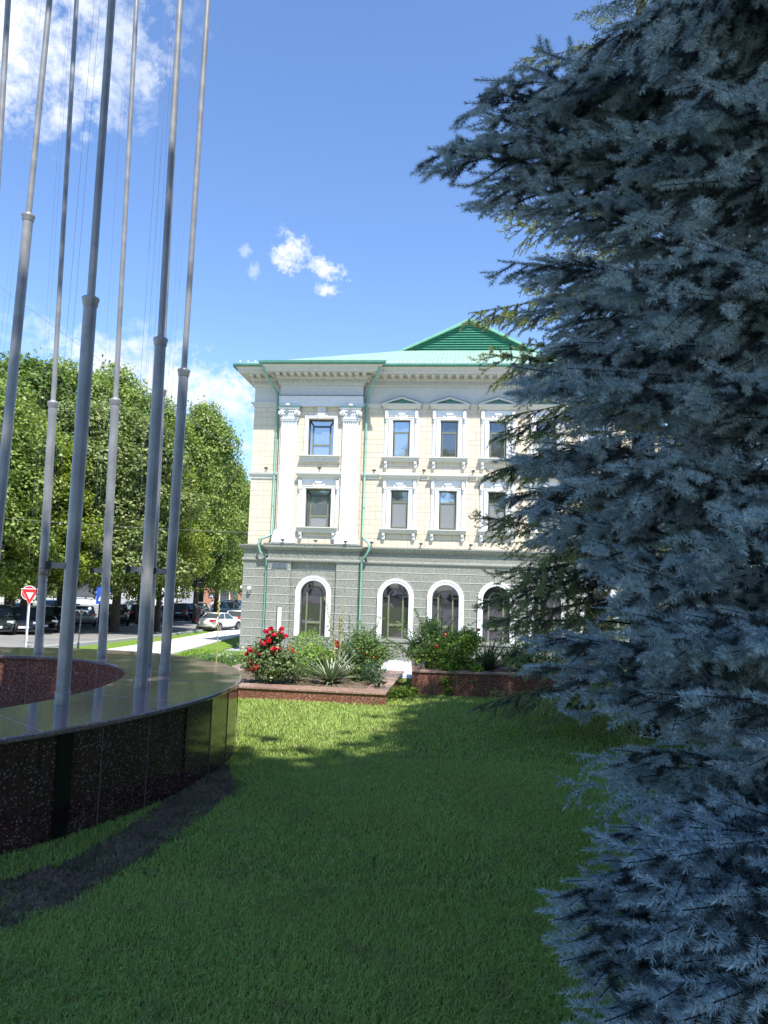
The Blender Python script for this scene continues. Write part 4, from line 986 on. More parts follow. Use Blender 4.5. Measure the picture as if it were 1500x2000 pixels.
#==PART3==
# ------------------------------------------------------------------ broadleaf trees
def crown_np(seed, lobes, nleaf, size):
    rs = np.random.RandomState(seed); out = []
    for (cx, cy, cz, r) in lobes:
        k = int(nleaf*r*r); d = unit(rs.normal(size=(k, 3)))
        bumpy = 1+.24*np.sin(d[:, 0]*7+seed)*np.sin(d[:, 1]*6+cz)+.12*np.sin(d[:, 2]*11+cx)
        rad_ = r*np.where(rs.uniform(size=k) < .12, rs.uniform(1., 1.35, k), rs.uniform(.72, 1.06, k))*bumpy
        c = np.array([cx, cy, cz])+d*rad_[:, None]*np.array([1, 1, .8])
        nrm = d*.7+np.array([0, 0, .75]); out.append(leaves(rs, c, nrm, size, .55, .75))
    return np.concatenate(out)
def crown_lobes(seed, H, R, zb):
    r = random.Random(seed); ls = []
    for k in range(64):
        f = r.random()**.85; z = zb+(H-zb)*f
        prof = math.sin(math.pi*min(1, .20+.80*f)**.85)**.6 if f < .98 else .1
        rr_ = R*prof*r.uniform(.45, .95); a = r.uniform(0, 2*math.pi); ls.append((rr_*math.cos(a), rr_*math.sin(a), z, r.uniform(.8, 1.55)))
    ls.append((0, 0, H-.5, .9)); return ls
def tree_meshes(seed, H=15., R=4.6, zb=3.6):
    lobes = crown_lobes(seed, H, R, zb); q = crown_np(seed, lobes, 470, .215)
    r = random.Random(seed); mb = MB()
    mb.tube([(0, 0, -.6), (.02, 0, 0), (.05, .05, 2.2), (.1, 0, 5), (.0, .1, H*.6), (0, 0, H*.85)], [.42, .33, .26, .2, .12, .04], 9)
    for k in range(9):
        a = r.uniform(0, 6.28); z = r.uniform(2., H*.55); e = R*.75
        mb.tube([(.05, .05, z), (math.cos(a)*e*.4, math.sin(a)*e*.4, z+1.3), (math.cos(a)*e, math.sin(a)*e, z+3.2)], [.13, .08, .03], 6)
    return q, mb
TM = []
for s in range(3):
    q, mb = tree_meshes(21+s, 15., 4.6, 3.2); TM.append((q, mb.mesh('tree_trunk', M['bark'])))
CR = {}
def tree(px, d, top_px, label, mat, var=0, wid=1., name='linden_tree', group='street trees beyond the flagpoles'):
    x = (px-750)/F_PX*d; g_ = float(gz(x, d)); zt_ = at(px, top_px, d)[2]
    s = (zt_-g_)/15.3
    root = thing(name, (x, d, g_), label, 'tree', group, RNG.uniform(0, 6.28)); root.scale = (s*wid, s*wid, s)
    link(bpy.data.objects.new('trunk', TM[var][1]), root)
    if (var, mat) not in CR: CR[(var, mat)] = np_mesh('crown', TM[var][0], 4, M[mat])
    link(bpy.data.objects.new('crown', CR[(var, mat)]), root); return root
tree(-40, 40, 735, 'leafy linden at the far left edge, in front of its row', 'leaf_green', 0)
tree(30, 52, 712, 'tall dark linden behind the far left flagpoles', 'leaf_dark', 1)
tree(60, 43, 830, 'yellow green linden low behind the yield sign', 'leaf_yellow', 2, 1.05)
tree(128, 56, 702, 'tall open green tree rising behind the yield sign trees', 'leaf_green', 0, .74)
tree(150, 47, 800, 'pale blossoming linden between the two far rim flagpoles', 'leaf_pale', 1, 1.05)
tree(212, 60, 728, 'green tree top showing left of the thickest shaded poles', 'leaf_green', 2, .78)
tree(236, 49, 790, 'cream blossomed linden behind the fourth flagpole', 'leaf_pale', 0, 1.05)
tree(286, 62, 790, 'green linden behind the right pair of flagpoles', 'leaf_green', 1, .95)
tree(318, 53, 880, 'lower yellow green linden between the right flagpoles', 'leaf_yellow', 2, .85)
tree(392, 68, 802, 'linden right of the last flagpole with a pointed top', 'leaf_green', 1, .70)
tree(430, 76, 885, 'linden between the pointed one and the building corner', 'leaf_green', 0, .72)
tree(468, 88, 950, 'farthest linden, half hidden by the building corner', 'leaf_dark', 2, .8)
tree(345, 78, 895, 'shaded linden with dark stems above the navy cars', 'leaf_dark', 2, .9)
for i, (px, d, t) in enumerate([(-190, 46, 760), (-330, 50, 740)]): tree(px, d, t, ('linden just out of frame past the left edge', 'linden well past the left edge of the frame')[i], 'leaf_green', i)
# trees that stand behind the camera: they shade the lawn and show in the window panes
def shade_tree(name, trunk, lobes, H, label, mat='leaf_green', n=300, size=.34):
    root = thing(name, (trunk[0], trunk[1], 0), label, 'tree')
    mb = MB(); cx = sum(l[0] for l in lobes)/len(lobes)-trunk[0]; cy = sum(l[1] for l in lobes)/len(lobes)-trunk[1]
    mb.tube([(0, 0, -.3), (0, 0, 3), (cx*.2, cy*.2, 7), (cx*.8, cy*.8, H*.75)], [.5, .4, .3, .08], 10)
    for l in lobes: mb.tube([(cx*.2, cy*.2, 7), ((l[0]-trunk[0])*.6, (l[1]-trunk[1])*.6, l[2]*.8), (l[0]-trunk[0], l[1]-trunk[1], l[2])], [.16, .1, .04], 6)
    mb.build('trunk', M['bark'], root)
    q = crown_np(5, [(l[0]-trunk[0], l[1]-trunk[1], l[2], l[3]) for l in lobes], n, size)
    link(bpy.data.objects.new('crown', np_mesh('crown', q, 4, M[mat])), root)
GX, GY = L.x/L.z, L.y/L.z
def lobe_over(gx, gy, z, r): return (gx+GX*z, gy+GY*z, z, r)
A = [(-4.7, 7.0, 14.5, 1.9), (-5.2, 4.4, 15, 2.0), (-4.3, 9.4, 14, .8), (-3.1, 8.95, 14, .85), (-2.3, 7.4, 13.5, .85), (-2.0, 6.0, 13.5, 1.), (-2.5, 4.5, 14.5, 1.3), (-6.6, 12.8, 15, 1.2), (-1.2, 5.0, 14, 1.9), 
     (-3.4, 2.6, 14, 2.6), (-1.2, 2.4, 13.5, 2.6), (1.0, 4.6, 14, 2.3), (1., 1.6, 14, 2.8), (3.4, 3.0, 15, 2.8), (-.3, 4.8, 16.5, 2.2), (.4, 6.0, 14, 1.2)]
shade_tree('shade_tree', (3.4, -9.5), [lobe_over(*a) for a in A], 16, 'broad linden standing behind the camera that shades the lawn')
B_ = [(1.9, 7.4, 12, 1.9), (3.2, 6.4, 12.5, 2.6), (3.0, 9.2, 13, 2.2), (5.2, 8.6, 13, 3.), (5.5, 5, 12, 3.), (1.3, 9.6, 13.5, 1.0), (1.2, 6.2, 12.5, 1.4), (7.5, 8, 13, 3)]
shade_tree('shade_tree', (8.5, -4.5), [lobe_over(*b) for b in B_], 14, 'second tree behind the camera, to its right beside the spruces', 'leaf_dark')
for i, (x, y) in enumerate([(-22, -22), (-12, -26), (-2, -30), (9, -27), (20, -24), (32, -20)]):
    root = thing('linden_tree', (x, y, 0), ('tree behind the camera beyond the far left of the plaza', 'tree behind the camera, left of the middle', 'tree straight behind the camera', 'tree behind the camera, right of the middle', 'tree behind the camera toward the right', 'tree behind the camera at the far right')[i], 'tree', 'trees across the plaza behind the camera', i*1.3)
    link(bpy.data.objects.new('trunk', TM[i % 3][1]), root)
    k = (i % 3, 'leaf_green')
    if k not in CR: CR[k] = np_mesh('crown', TM[i % 3][0], 4, M['leaf_green'])
    link(bpy.data.objects.new('crown', CR[k]), root)

# ------------------------------------------------------------------ spruces
def branch_shoots(seed, Lb=2.4, sub=.085, droop=.35, fine=True):
    """shoot segments of one bushy hanging spruce bough along +x; returns needle shoots and wood polylines"""
    r = random.Random(seed); shoots = []; wood = []
    def ax(t): return Vector((Lb*t, .06*math.sin(5*t+seed), -droop*Lb*.28*t**1.4+.12*Lb*max(0, t-.66)**1.6))
    N = 20; main = [ax(i/N) for i in range(N+1)]; wood.append((main, .012, .002))
    for i in range(int(N*.15), N): shoots.append((main[i], main[i+1], i < N*.4))
    def twig(a_, dv_, sl_, old_shade):
        mid_ = a_+dv_*sl_*.5; e_ = mid_+(dv_+Vector((0, 0, .14))).normalized()*sl_*.5
        shoots.append((a_, mid_, old_shade)); shoots.append((mid_, e_, old_shade))
    s = .18; side = 1; UPV = Vector((0, 0, 1))
    while s < .97:
        p = ax(s); d0 = (ax(min(1, s+.02))-p).normalized(); side = -side
        ang = rad(r.uniform(28, 62))*side; rem = Lb*(1-s)
        ln = min(.55*rem+.13, .44)*r.uniform(.75, 1.15); vz = r.choice((-.9, -.5, -.3, -.1, .06))+r.uniform(-.12, .12)
        d = Vector((d0.x*math.cos(ang)-math.sin(ang)*d0.y, d0.x*math.sin(ang)+d0.y*math.cos(ang), d0.z+vz)).normalized()
        k = max(3, int(ln/.055)); pts = [p]; cur = p.copy(); dd = d.copy(); inner = s < .42
        for j in range(k):
            dd = (dd+Vector((.07, 0, -.06+.11*j/k))+Vector((r.uniform(-.06, .06), r.uniform(-.06, .06), r.uniform(-.06, .06)))).normalized(); cur = cur+dd*(ln/k); pts.append(cur.copy())
        wood.append((pts, .0045, .002))
        for j in range(k):
            old_shade = inner or j < k*.45  # inner shoots get the dark colour that imitates crown shade
            shoots.append((pts[j], pts[j+1], old_shade))
            dirj = (pts[j+1]-pts[j]).normalized(); lat = dirj.cross(UPV).normalized()
            if j >= 1 or not fine:
                sd = 1 if j % 2 else -1
                for q in range(2 if fine and r.random() < .55 else 1):
                    sl_ = min(.15, .06+.28*ln*(1-j/k))*r.uniform(.7, 1.2); u_ = r.random(); sd = -sd
                    if u_ < .34: dv_ = dirj*.7+lat*r.uniform(-.4, .4)-UPV*r.uniform(.4, .9)
                    elif u_ < .42: dv_ = dirj*.8+lat*r.uniform(-.4, .4)+UPV*r.uniform(.3, .6)
                    else: dv_ = dirj*.9+lat*sd*.7+UPV*r.uniform(-.45, .15)
                    twig(pts[j]+(pts[j+1]-pts[j])*r.random(), dv_.normalized(), sl_, inner or (old_shade and r.random() < .6))
        s += sub/Lb*r.uniform(.7, 1.2)
    return shoots, wood
def needles_np(seed, shoots, dens, ln, wd):
    rs = np.random.RandomState(seed)
    a = np.array([tuple(s[0]) for s in shoots]); b = np.array([tuple(s[1]) for s in shoots]); l = np.linalg.norm(b-a, axis=1)
    cnt = np.maximum(2, (l*dens)).astype(int); idx = np.repeat(np.arange(len(shoots)), cnt); n = len(idx)
    t = rs.uniform(0, 1.06, n)[:, None]; p = a[idx]*(1-t)+b[idx]*t; d = unit(b-a)[idx]
    rnd = rs.normal(size=(n, 3)); rdl = unit(rnd-(rnd*d).sum(1)[:, None]*d); rdl = unit(rdl+np.array([0, 0, .28]))
    an = np.radians(np.where(t[:, 0] > .9, rs.uniform(8, 55, n), rs.uniform(42, 80, n)))[:, None]; dr = unit(d*np.cos(an)+rdl*np.sin(an))
    L_ = (ln*rs.uniform(.75, 1.15, n))[:, None]; sd = unit(np.cross(dr, rs.normal(size=(n, 3))))*wd*.5
    q = np.stack([p-sd, p+sd, p+dr*L_*.6+sd*.75, p+dr*L_, p+dr*L_*.6-sd*.75], 1)
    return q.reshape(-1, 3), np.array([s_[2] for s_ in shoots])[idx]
def branch_mesh(name, seed, dens, ln, wd, mat, Lb=2.4, sub=.085, droop=.35, wood_n=4, fine=True):
    sh, wood = branch_shoots(seed, Lb, sub, droop, fine)
    q, old_shade = needles_np(seed, sh, dens, ln, wd); nf = len(q)//5
    mb = MB()
    for pts, r0, r1 in wood:
        k = len(pts); mb.tube(pts, [r0+(r1-r0)*i/(k-1) for i in range(k)], wood_n, False)
    wv = np.array(mb.v); wf = np.array(mb.f)
    # needles: pentagons as tri fans written as quads+tri would mix sizes, so store triangles
    i = (np.arange(nf)*5)[:, None]; T = np.concatenate([i+np.array([[0, 1, 2]]), i+np.array([[0, 2, 4]]), i+np.array([[4, 2, 3]])], 1).reshape(-1, 3)
    W3 = np.concatenate([wf[:, [0, 1, 2]], wf[:, [0, 2, 3]]])+len(q)
    me = np_mesh(name, np.concatenate([q, wv]), 3, [M[mat], M['spruce_bark'], M['needle_old_shade']], np.concatenate([T, W3]), np.concatenate([np.repeat(np.where(old_shade, 2, 0), 3), np.ones(len(W3))]))
    return me
DRP = (.8, 1.2, .95, 1.4, .7)
NB = [branch_mesh('spruce_bough', 31+i, 1900, .0245, .0018, 'needle', 2.4, .062, DRP[i]) for i in range(5)]
NL = branch_mesh('spruce_bough', 47, 1900, .0215, .0017, 'needle', 2.4, .058, .3)
FB = [branch_mesh('far_spruce_bough', 51+i, 520, .026, .0045, 'needle_green', 2.4, .085, (.8, 1.1, .6)[i]) for i in range(3)]
def rot_to(az, el, roll=0.): return (Matrix.Rotation(az, 4, 'Z') @ Matrix.Rotation(-el, 4, 'Y') @ Matrix.Rotation(roll, 4, 'X'))
def spruce_trunk(root, H, r0=.2):
    mb = MB(); mb.tube([(0, 0, -.1), (0, 0, .4), (.02, 0, H*.5), (0, 0, H)], [r0*1.2, r0, r0*.6, .015], 12); mb.build('trunk', M['spruce_bark'], root)
def bough(root, me, z, az, el, ln, wide=1., roll=0.):
    o = link(bpy.data.objects.new('bough', me), root); s = ln/2.4
    o.matrix_local = Matrix.Translation((0, 0, z)) @ rot_to(az, el, roll) @ Matrix.Diagonal((s, s*wide, s*wide*.95, 1)); return o
TX, TY = 2.95, 3.55
sp = thing('blue_spruce', (TX, TY, 0), 'big blue spruce filling the right side of the picture, boughs over the lawn', 'tree')
spruce_trunk(sp, 11.8, .19)
def aim(root, tip, z_root, me, wide=1., roll=0.):
    """a bough grown from the trunk to a measured tip position"""
    v = Vector(tip)-root.location-Vector((0, 0, z_root)); az = math.atan2(v.y, v.x); h = math.hypot(v.x, v.y)
    el = math.atan2(v.z, h)+(DRP[NB.index(me)] if me in NB else .3 if me is NL else .85)*.28-.03; return bough(root, me, z_root, az, el, v.length*1.0, wide, roll)
tips = [ # photo pixel of a bough's tip, its distance ahead, height on the trunk
 (845, 300, 3.25, 3.9, .9), (872, 385, 3.2, 3.6, .8), (930, 222, 3.35, 4.4, .9), (1110, 215, 3.0, 4.6, .9), (942, 415, 3.25, 3.3, .8),
 (905, 260, 3.35, 4.2, .75), (965, 330, 3.1, 3.7, .8), (1000, 250, 3.3, 4.4, .9), (930, 370, 3.4, 3.5, .8), (960, 545, 3.5, 3.0, .8), (1055, 530, 3.2, 3.0, .9), (1000, 1020, 3., 1.8, .9), (1030, 1350, 2.7, 1.1, 1.), (1075, 470, 3.1, 3.1, .9), (1170, 95, 2.9, 5.0, 1.), (1225, 40, 2.7, 5.3, 1.), (1060, 640, 3.1, 2.8, .9), 
 (1085, 700, 2.9, 2.5, 1.), (1060, 770, 2.7, 2.3, 1.), (1040, 880, 2.9, 2.1, 1.), (1015, 990, 2.9, 1.9, .9), (960, 1045, 3.0, 1.7, .8), (1000, 1095, 2.8, 1.5, .9),
 (1060, 1225, 2.7, 1.35, 1.), (1040, 1310, 2.6, 1.15, 1.), (1055, 1395, 2.5, 1.0, 1.), (1125, 1480, 2.5, .85, 1.), (1165, 1500, 2.7, .8, 1.), (1255, 1560, 2.45, .7, 1.),
 (1245, 1625, 2.3, .65, 1.), (1160, 1668, 2.0, .62, .9), (1065, 1770, 1.95, .5, 1.), (1085, 1850, 1.9, .45, 1.), (1130, 1930, 1.9, .35, 1.), (1200, 1760, 1.8, .5, 1.),
 (1130, 1990, 1.9, .15, 1.3), (1205, 2030, 1.75, .12, 1.3), (1300, 2040, 1.6, .1, 1.3), (1400, 2040, 1.5, .1, 1.3), (1110, 1880, 1.9, .3, 1.2), (1180, 1970, 1.7, .2, 1.3), (1270, 1980, 1.55, .2, 1.3), (1370, 1980, 1.45, .2, 1.3), (1075, 1800, 2.0, .45, 1.1), (1130, 1720, 2.05, .5, 1.1)]
for i, (x, y, d, zr, w) in enumerate(tips): aim(sp, at(x+(22 if y < 1000 else 48 if y < 1650 else 14), y, d), zr, NB[i % 5] if y < 1480 else NL, w*(.95 if y < 1000 else .7 if d > 2.3 else .5), (i % 3-1)*.15)
r = random.Random(5); nb = len(tips)
# boughs facing the camera and the near side
front = [(1320, 120, 2.4, 5.0), (1450, 200, 2.1, 4.6), (1250, 250, 2.5, 4.5), (1400, 330, 2.1, 4.2), (1220, 430, 2.3, 3.7), (1330, 420, 2.1, 3.6), (1480, 420, 2., 3.6), (1280, 560, 2.2, 3.2), (1400, 610, 2.1, 3.1), (1230, 660, 2.3, 2.9),
 (1190, 800, 2.3, 2.5), (1270, 760, 2.1, 2.6), (1150, 700, 2.6, 2.8), (1300, 900, 2.1, 2.3), (1190, 950, 2.3, 2.2), (1110, 1010, 2.6, 2.0),
 (1180, 1180, 2.2, 1.6), (1280, 1190, 2.2, 1.6), (1200, 1290, 2.2, 1.4), (1300, 1330, 2.0, 1.2), (1480, 1300, 1.8, 1.3), (1240, 1400, 2.0, 1.1), (1390, 1400, 1.9, 1.1), (1480, 1440, 1.7, 1.0), (1180, 1390, 2.4, 1.1),
 (1320, 1500, 1.9, .9), (1400, 1560, 1.8, .8), (1490, 1570, 1.6, .8), (1270, 1700, 1.7, .6), (1380, 1690, 1.6, .6), (1480, 1700, 1.45, .6), (1180, 1820, 1.7, .45), (1290, 1800, 1.6, .45), (1400, 1800, 1.45, .45), (1490, 1850, 1.35, .4),
 (1220, 1920, 1.6, .3), (1320, 1930, 1.5, .3), (1420, 1950, 1.35, .3), (1230, 160, 2.7, 4.9), (1290, 60, 2.5, 5.3), (1480, 60, 2.1, 5.2), (1380, 30, 2.3, 5.5), ]
for i, (x, y, d, zr) in enumerate(front): aim(sp, at(x+(45 if x < 1260 else 15), y, d), zr+r.uniform(-.05, .1), NB[(i*2+1) % 5] if y < 1650 else NL, .85 if d > 2.15 else .62, r.uniform(-.4, .4)); nb += 1
for i in range(98-nb):                       # the left and far sides
    z = .5+6.3*i/(98-nb); a = rad(r.uniform(95, 185)); bough(sp, NB[i % 5], z, a, r.uniform(.0, .25), 2.3-.13*max(0, z-3)+r.uniform(-.25, .1), 1., r.uniform(-.3, .3))
# the dense upper crown and far side of the near spruce, above the frame
def crown_mass(root, name, src, spec, mat, dens=200, wd=.012, lnn=.036):
    """many boughs merged: one part nobody could count"""
    sh, wood = branch_shoots(src, 2.4, .12, .3, False); q, _o = needles_np(src, sh, dens, lnn, wd); out = []
    for z, az, el, ln in spec:
        Mx = np.array(Matrix.Translation((0, 0, z)) @ rot_to(az, el) @ Matrix.Scale(ln/2.4, 4)); out.append(q@Mx[:3, :3].T+Mx[:3, 3])
    V = np.concatenate(out); n = len(V)//5; i = (np.arange(n)*5)[:, None]
    T = i+np.array([[0, 1, 3]])
    o = link(bpy.data.objects.new(name, np_mesh(name, V, 3, M[mat], T)), root); prop(o, kind='stuff')
spec = []
z = 6.3
while z < 11.7:
    ln = max(.3, 2.15*(11.9-z)/5.6)
    for k in range(11): spec.append((z, k*2*math.pi/11+z*3, .05, ln*r.uniform(.85, 1.1)))
    z += .3
for k in range(70):
    z = .4+6*k/70; spec.append((z, rad(r.uniform(-60, 95)), -.05, 2.1))
for k in range(190):
    z = .25+6.6*k/190; spec.append((z, k*2.4, r.uniform(-.15, .05), r.uniform(1.45, 1.75)))
crown_mass(sp, 'inner_foliage', 77, spec, 'needle_old_shade')  # whole mass takes the dark needle colour, painting shade into the crown interior
spec = [(.3+6.2*k/130, rad(95+170*((k*.618) % 1)), r.uniform(.0, .2), r.uniform(1.75, 2.1)-.1*max(0, 6.2*k/130-3.5)) for k in range(130)]
crown_mass(sp, 'middle_foliage', 78, spec, 'needle', 330, .0055, .027)
# the spruces behind it, sunlit and greener
def back_spruce(name, x, y, z0, H, R, label, n, seed, aims=()):
    root = thing(name, (x, y, z0), label, 'tree', None); spruce_trunk(root, H, .17); r = random.Random(seed); c = 0
    for (px, py, d) in aims:
        t = at(px-22, py, d); aim(root, t, t[2]-z0+.35, FB[c % 3], 1.3, .2*(c % 3-1)); c += 1
    golden = 2.4
    for i in range(n-c):
        f = i/(n-c); z = .3+(H-.8)*f**1.15; ln = max(.35, min(1.95, R*(1-(z/H)**1.3))*r.uniform(.85, 1.08)); bough(root, FB[i % 3], z, i*golden, r.uniform(.05, .3)+.1*f, ln, 1.3, r.uniform(-.3, .3))
    sp_ = []
    for i in range(230):
        f = (i+.5)/230; z = .25+(H-.6)*f**1.1; sp_.append((z, i*2.4+1, r.uniform(-.15, .1), max(.3, min(1.95, R*(1-(z/H)**1.3))*r.uniform(.75, 1.0))))
    crown_mass(root, 'inner_foliage', seed+200, sp_, 'needle_green', 130, .016, .034)
    return root
back_spruce('green_spruce', 3.15, 8.9, 0, 13., 2.25, 'sunlit yellow green spruce standing just behind the big blue one', 98, 3,
            [(1048, 95, 8.6), (1050, 185, 8.4), (1005, 460, 8.6), (1010, 395, 8.7), (948, 560, 8.2), (955, 715, 8.0), (985, 600, 8.3), (1000, 795, 8.0), (1035, 690, 8.2), (1010, 905, 8.0), (985, 870, 8.), (985, 1135, 7.6), (1010, 1160, 7.5), (1000, 960, 7.9), (1060, 1080, 7.6)])
back_spruce('green_spruce', 5.6, 7.2, 0, 9.5, 2.2, 'shaded spruce deep behind the blue one at the right edge', 70, 9)
back_spruce('green_spruce', 5.2, 12.6, 0, 9.8, 2.2, 'farthest spruce, showing only between the boughs of the others', 60, 12)

# ------------------------------------------------------------------ planting
def shrub(name, c, rad3, n, size, mat, label, cat='shrub', seed=1, lobes=None, stems=8, jit=.8, group=None, asp=.6, fill=.35, zbase=None):
    rs = np.random.RandomState(seed); c = np.array(c, float); zb = zbase if zbase is not None else c[2]-rad3[2]
    root = thing(name, (c[0], c[1], zb), label, cat, group); out = []; tips_ = []
    for (ox, oy, oz, s) in (lobes or [(0, 0, 0, 1)]):
        k = int(n*s); d = unit(rs.normal(size=(k, 3))); u = rs.uniform(fill, 1.05, k)**.6
        bump_ = 1+.25*np.sin(d[:, 0]*5+seed)*np.sin(d[:, 2]*6+1)+.15*rs.normal(size=k)
        p = d*(u*bump_)[:, None]*np.array(rad3)*s+np.array([ox, oy, oz])
        out.append(leaves(rs, p, d+np.array([0, 0, .4]), size, jit, asp)); tips_.append((ox, oy, oz, s))
    q = np.concatenate(out)+np.array([0, 0, c[2]-zb])
    q = q[np.repeat(q.reshape(-1, 4, 3)[:, :, 2].min(1) > -.02 if zbase is not None else np.ones(len(q)//4, bool), 4)]
    link(bpy.data.objects.new('foliage', np_mesh('foliage', q, 4, M[mat])), root)
    if stems:
        mb = MB(); r = random.Random(seed)
        for k in range(stems):
            l = tips_[k % len(tips_)]; e = (l[0]+r.uniform(-.6, .6)*rad3[0]*l[3], l[1]+r.uniform(-.6, .6)*rad3[1]*l[3], c[2]-zb+l[2]+r.uniform(0, .7)*rad3[2]*l[3])
            mb.tube([(r.uniform(-.05, .05), r.uniform(-.05, .05), -.02), (e[0]*.35, e[1]*.35, e[2]*.55), e], [.009, .006, .002], 5)
        mb.build('stems', M['stem'], root)
    return root
def sprays(root, n, ln, up, size, mat, seed, spread=.25, z0=.05, droop=.9, step=.022):
    r = random.Random(seed); rs = np.random.RandomState(seed); C = []; N = []; mb = MB()
    for k in range(n):
        a = r.uniform(0, 6.28); e = rad(r.uniform(35, 85))*up; l = ln*r.uniform(.55, 1.1); p = Vector((r.uniform(-spread, spread), r.uniform(-spread*.7, spread*.7), z0)); pts = [p.copy()]
        m_ = 14; dr = droop*r.uniform(.5, 1.3)
        for j in range(m_):
            e -= dr/m_*(.4+1.2*j/m_); p = p+Vector((math.cos(a)*math.cos(e), math.sin(a)*math.cos(e), math.sin(e)))*(l/m_); pts.append(p.copy())
            if j > 2:
                for q in range(max(2, int(l/m_/step*2.4))):
                    t = r.random(); c = pts[-2].lerp(p, t)+Vector((r.gauss(0, size*.45), r.gauss(0, size*.45), r.gauss(0, size*.45))); C.append(tuple(c)); N.append((r.gauss(0, .6), r.gauss(0, .6), .8))
        mb.tube(pts, [.005*(1-j/(m_+2))+.001 for j in range(m_+1)], 4, False)
    q = leaves(rs, np.array(C), unit(np.array(N)), size, .5, .55)
    o = link(bpy.data.objects.new('spray_leaves', np_mesh('spray_leaves', q, 4, M[mat])), root); mb.build('spray_stems', M['stem'], root); return o
def bloom(parent, p, r_, mat='petal', seed=0):
    rs = np.random.RandomState(seed); n = 26; d = unit(rs.normal(size=(n, 3))); d[:, 2] = np.abs(d[:, 2])*.9-.25
    q = []
    for i in range(n):
        v = d[i]/np.linalg.norm(d[i]); t = np.cross(v, rs.normal(size=3)); t /= np.linalg.norm(t); b = np.cross(v, t); rr_ = r_*rs.uniform(.45, .95)
        c = v*rr_; s = r_*.55
        q += [c-t*s-v*s*.2, c+b*s*.9, c+t*s-v*s*.2, c-b*s*.9]
    return link(bpy.data.objects.new('bloom', np_mesh('bloom', np.array(q)+np.array(p), 4, M[mat])), parent)
def PT(px, py, d): return at(px, py, d)
# rose bush with the red clusters
rb = shrub('rose_bush', (*PT(530, 1290, 11.1)[:2], .45), (.36, .3, .3), 1500, .05, 'rose_leaf', 'leafy rose bush covered in clusters of bright red blooms', 'rose bush', 4, [(0, 0, 0, .95), (-.1, 0, .2, .5), (.05, 0, .38, .35), (-.3, 0, -.02, .35), (.25, 0, .05, .5)], 10, zbase=.16)
sprays(rb, 34, .8, 1., .05, 'rose_leaf', 8, .22, .05, .7, .035)
o0 = Vector(rb.location)
mbs = MB()
for i, (px, py, r_) in enumerate([(519, 1234, .038), (529, 1229, .034), (535, 1240, .042), (550, 1228, .036), (558, 1243, .034), (541, 1236, .03), (523, 1243, .036), (551, 1236, .026), (515, 1258, .04), (524, 1252, .042), (512, 1252, .03), (488, 1270, .042), (492, 1272, .034), (482, 1278, .032), (532, 1268, .036), (542, 1267, .04), (538, 1277, .028), (508, 1277, .028), (489, 1293, .046), (497, 1298, .046), (486, 1302, .038), (500, 1304, .036), (491, 1306, .04), (571, 1272, .024), (543, 1279, .022)]):
    p = Vector(PT(px, py, 10.95+.02*(i % 7)))-o0; bloom(rb, p, r_*1.32, 'petal', i); mbs.tube([(p.x*.2, p.y*.2, .1), (p.x*.75, p.y*.7, p.z*.6), tuple(p)], .004, 4)
mbs.build('flower_stems', M['stem'], rb)
shrub('clipped_thuja', (*PT(603, 1262, 12.6)[:2], .52), (.30, .28, .30), 3000, .032, 'shrub_bright', 'small rounded clipped yellow green bush behind the yucca', 'shrub', 6, None, 4, .6, fill=.8, zbase=.16)
shrub('leafy_shrub', (*PT(600, 1300, 12.1)[:2], .40), (.34, .26, .24), 1500, .045, 'shrub_bright', 'bright green leafy clump between the roses and the yucca', 'shrub', 8, [(0, 0, 0, 1), (.3, .1, .02, .6)], 6, zbase=.16)
sh3 = shrub('arching_shrub', (*PT(700, 1290, 12.0)[:2], .55), (.42, .32, .32), 2400, .035, 'shrub', 'tall arching fine leaved shrub at the right end of the low planter', 'shrub', 9, [(0, 0, 0, .9), (.3, 0, .02, .5), (.08, 0, .2, .5), (.1, -.2, -.22, .6)], 10, zbase=.16)
sprays(sh3, 46, 1.05, 1., .034, 'shrub', 5, .2)
o0 = Vector(sh3.location)
for i, (px, py, r_, mt) in enumerate([(656, 1256, .045, 'petal'), (661, 1262, .045, 'petal'), (703, 1267, .022, 'petal_orange'), (713, 1277, .022, 'petal'), (730, 1284, .02, 'petal_orange')]): bloom(sh3, Vector(PT(px, py, 11.6))-o0, r_, mt, 60+i)
lw = shrub('low_flower', (*PT(575, 1318, 11.5)[:2], .3), (.26, .2, .16), 600, .04, 'rose_leaf', 'low pale leaved plant with small orange flowers beside the roses', 'plant', 10, None, 5, zbase=.16)
o0 = Vector(lw.location)
for i, (px, py) in enumerate([(566, 1262), (572, 1268), (576, 1274), (563, 1268), (543, 1272)]): bloom(lw, Vector(PT(px, py, 11.3))-o0, .022, 'petal_orange', 80+i)
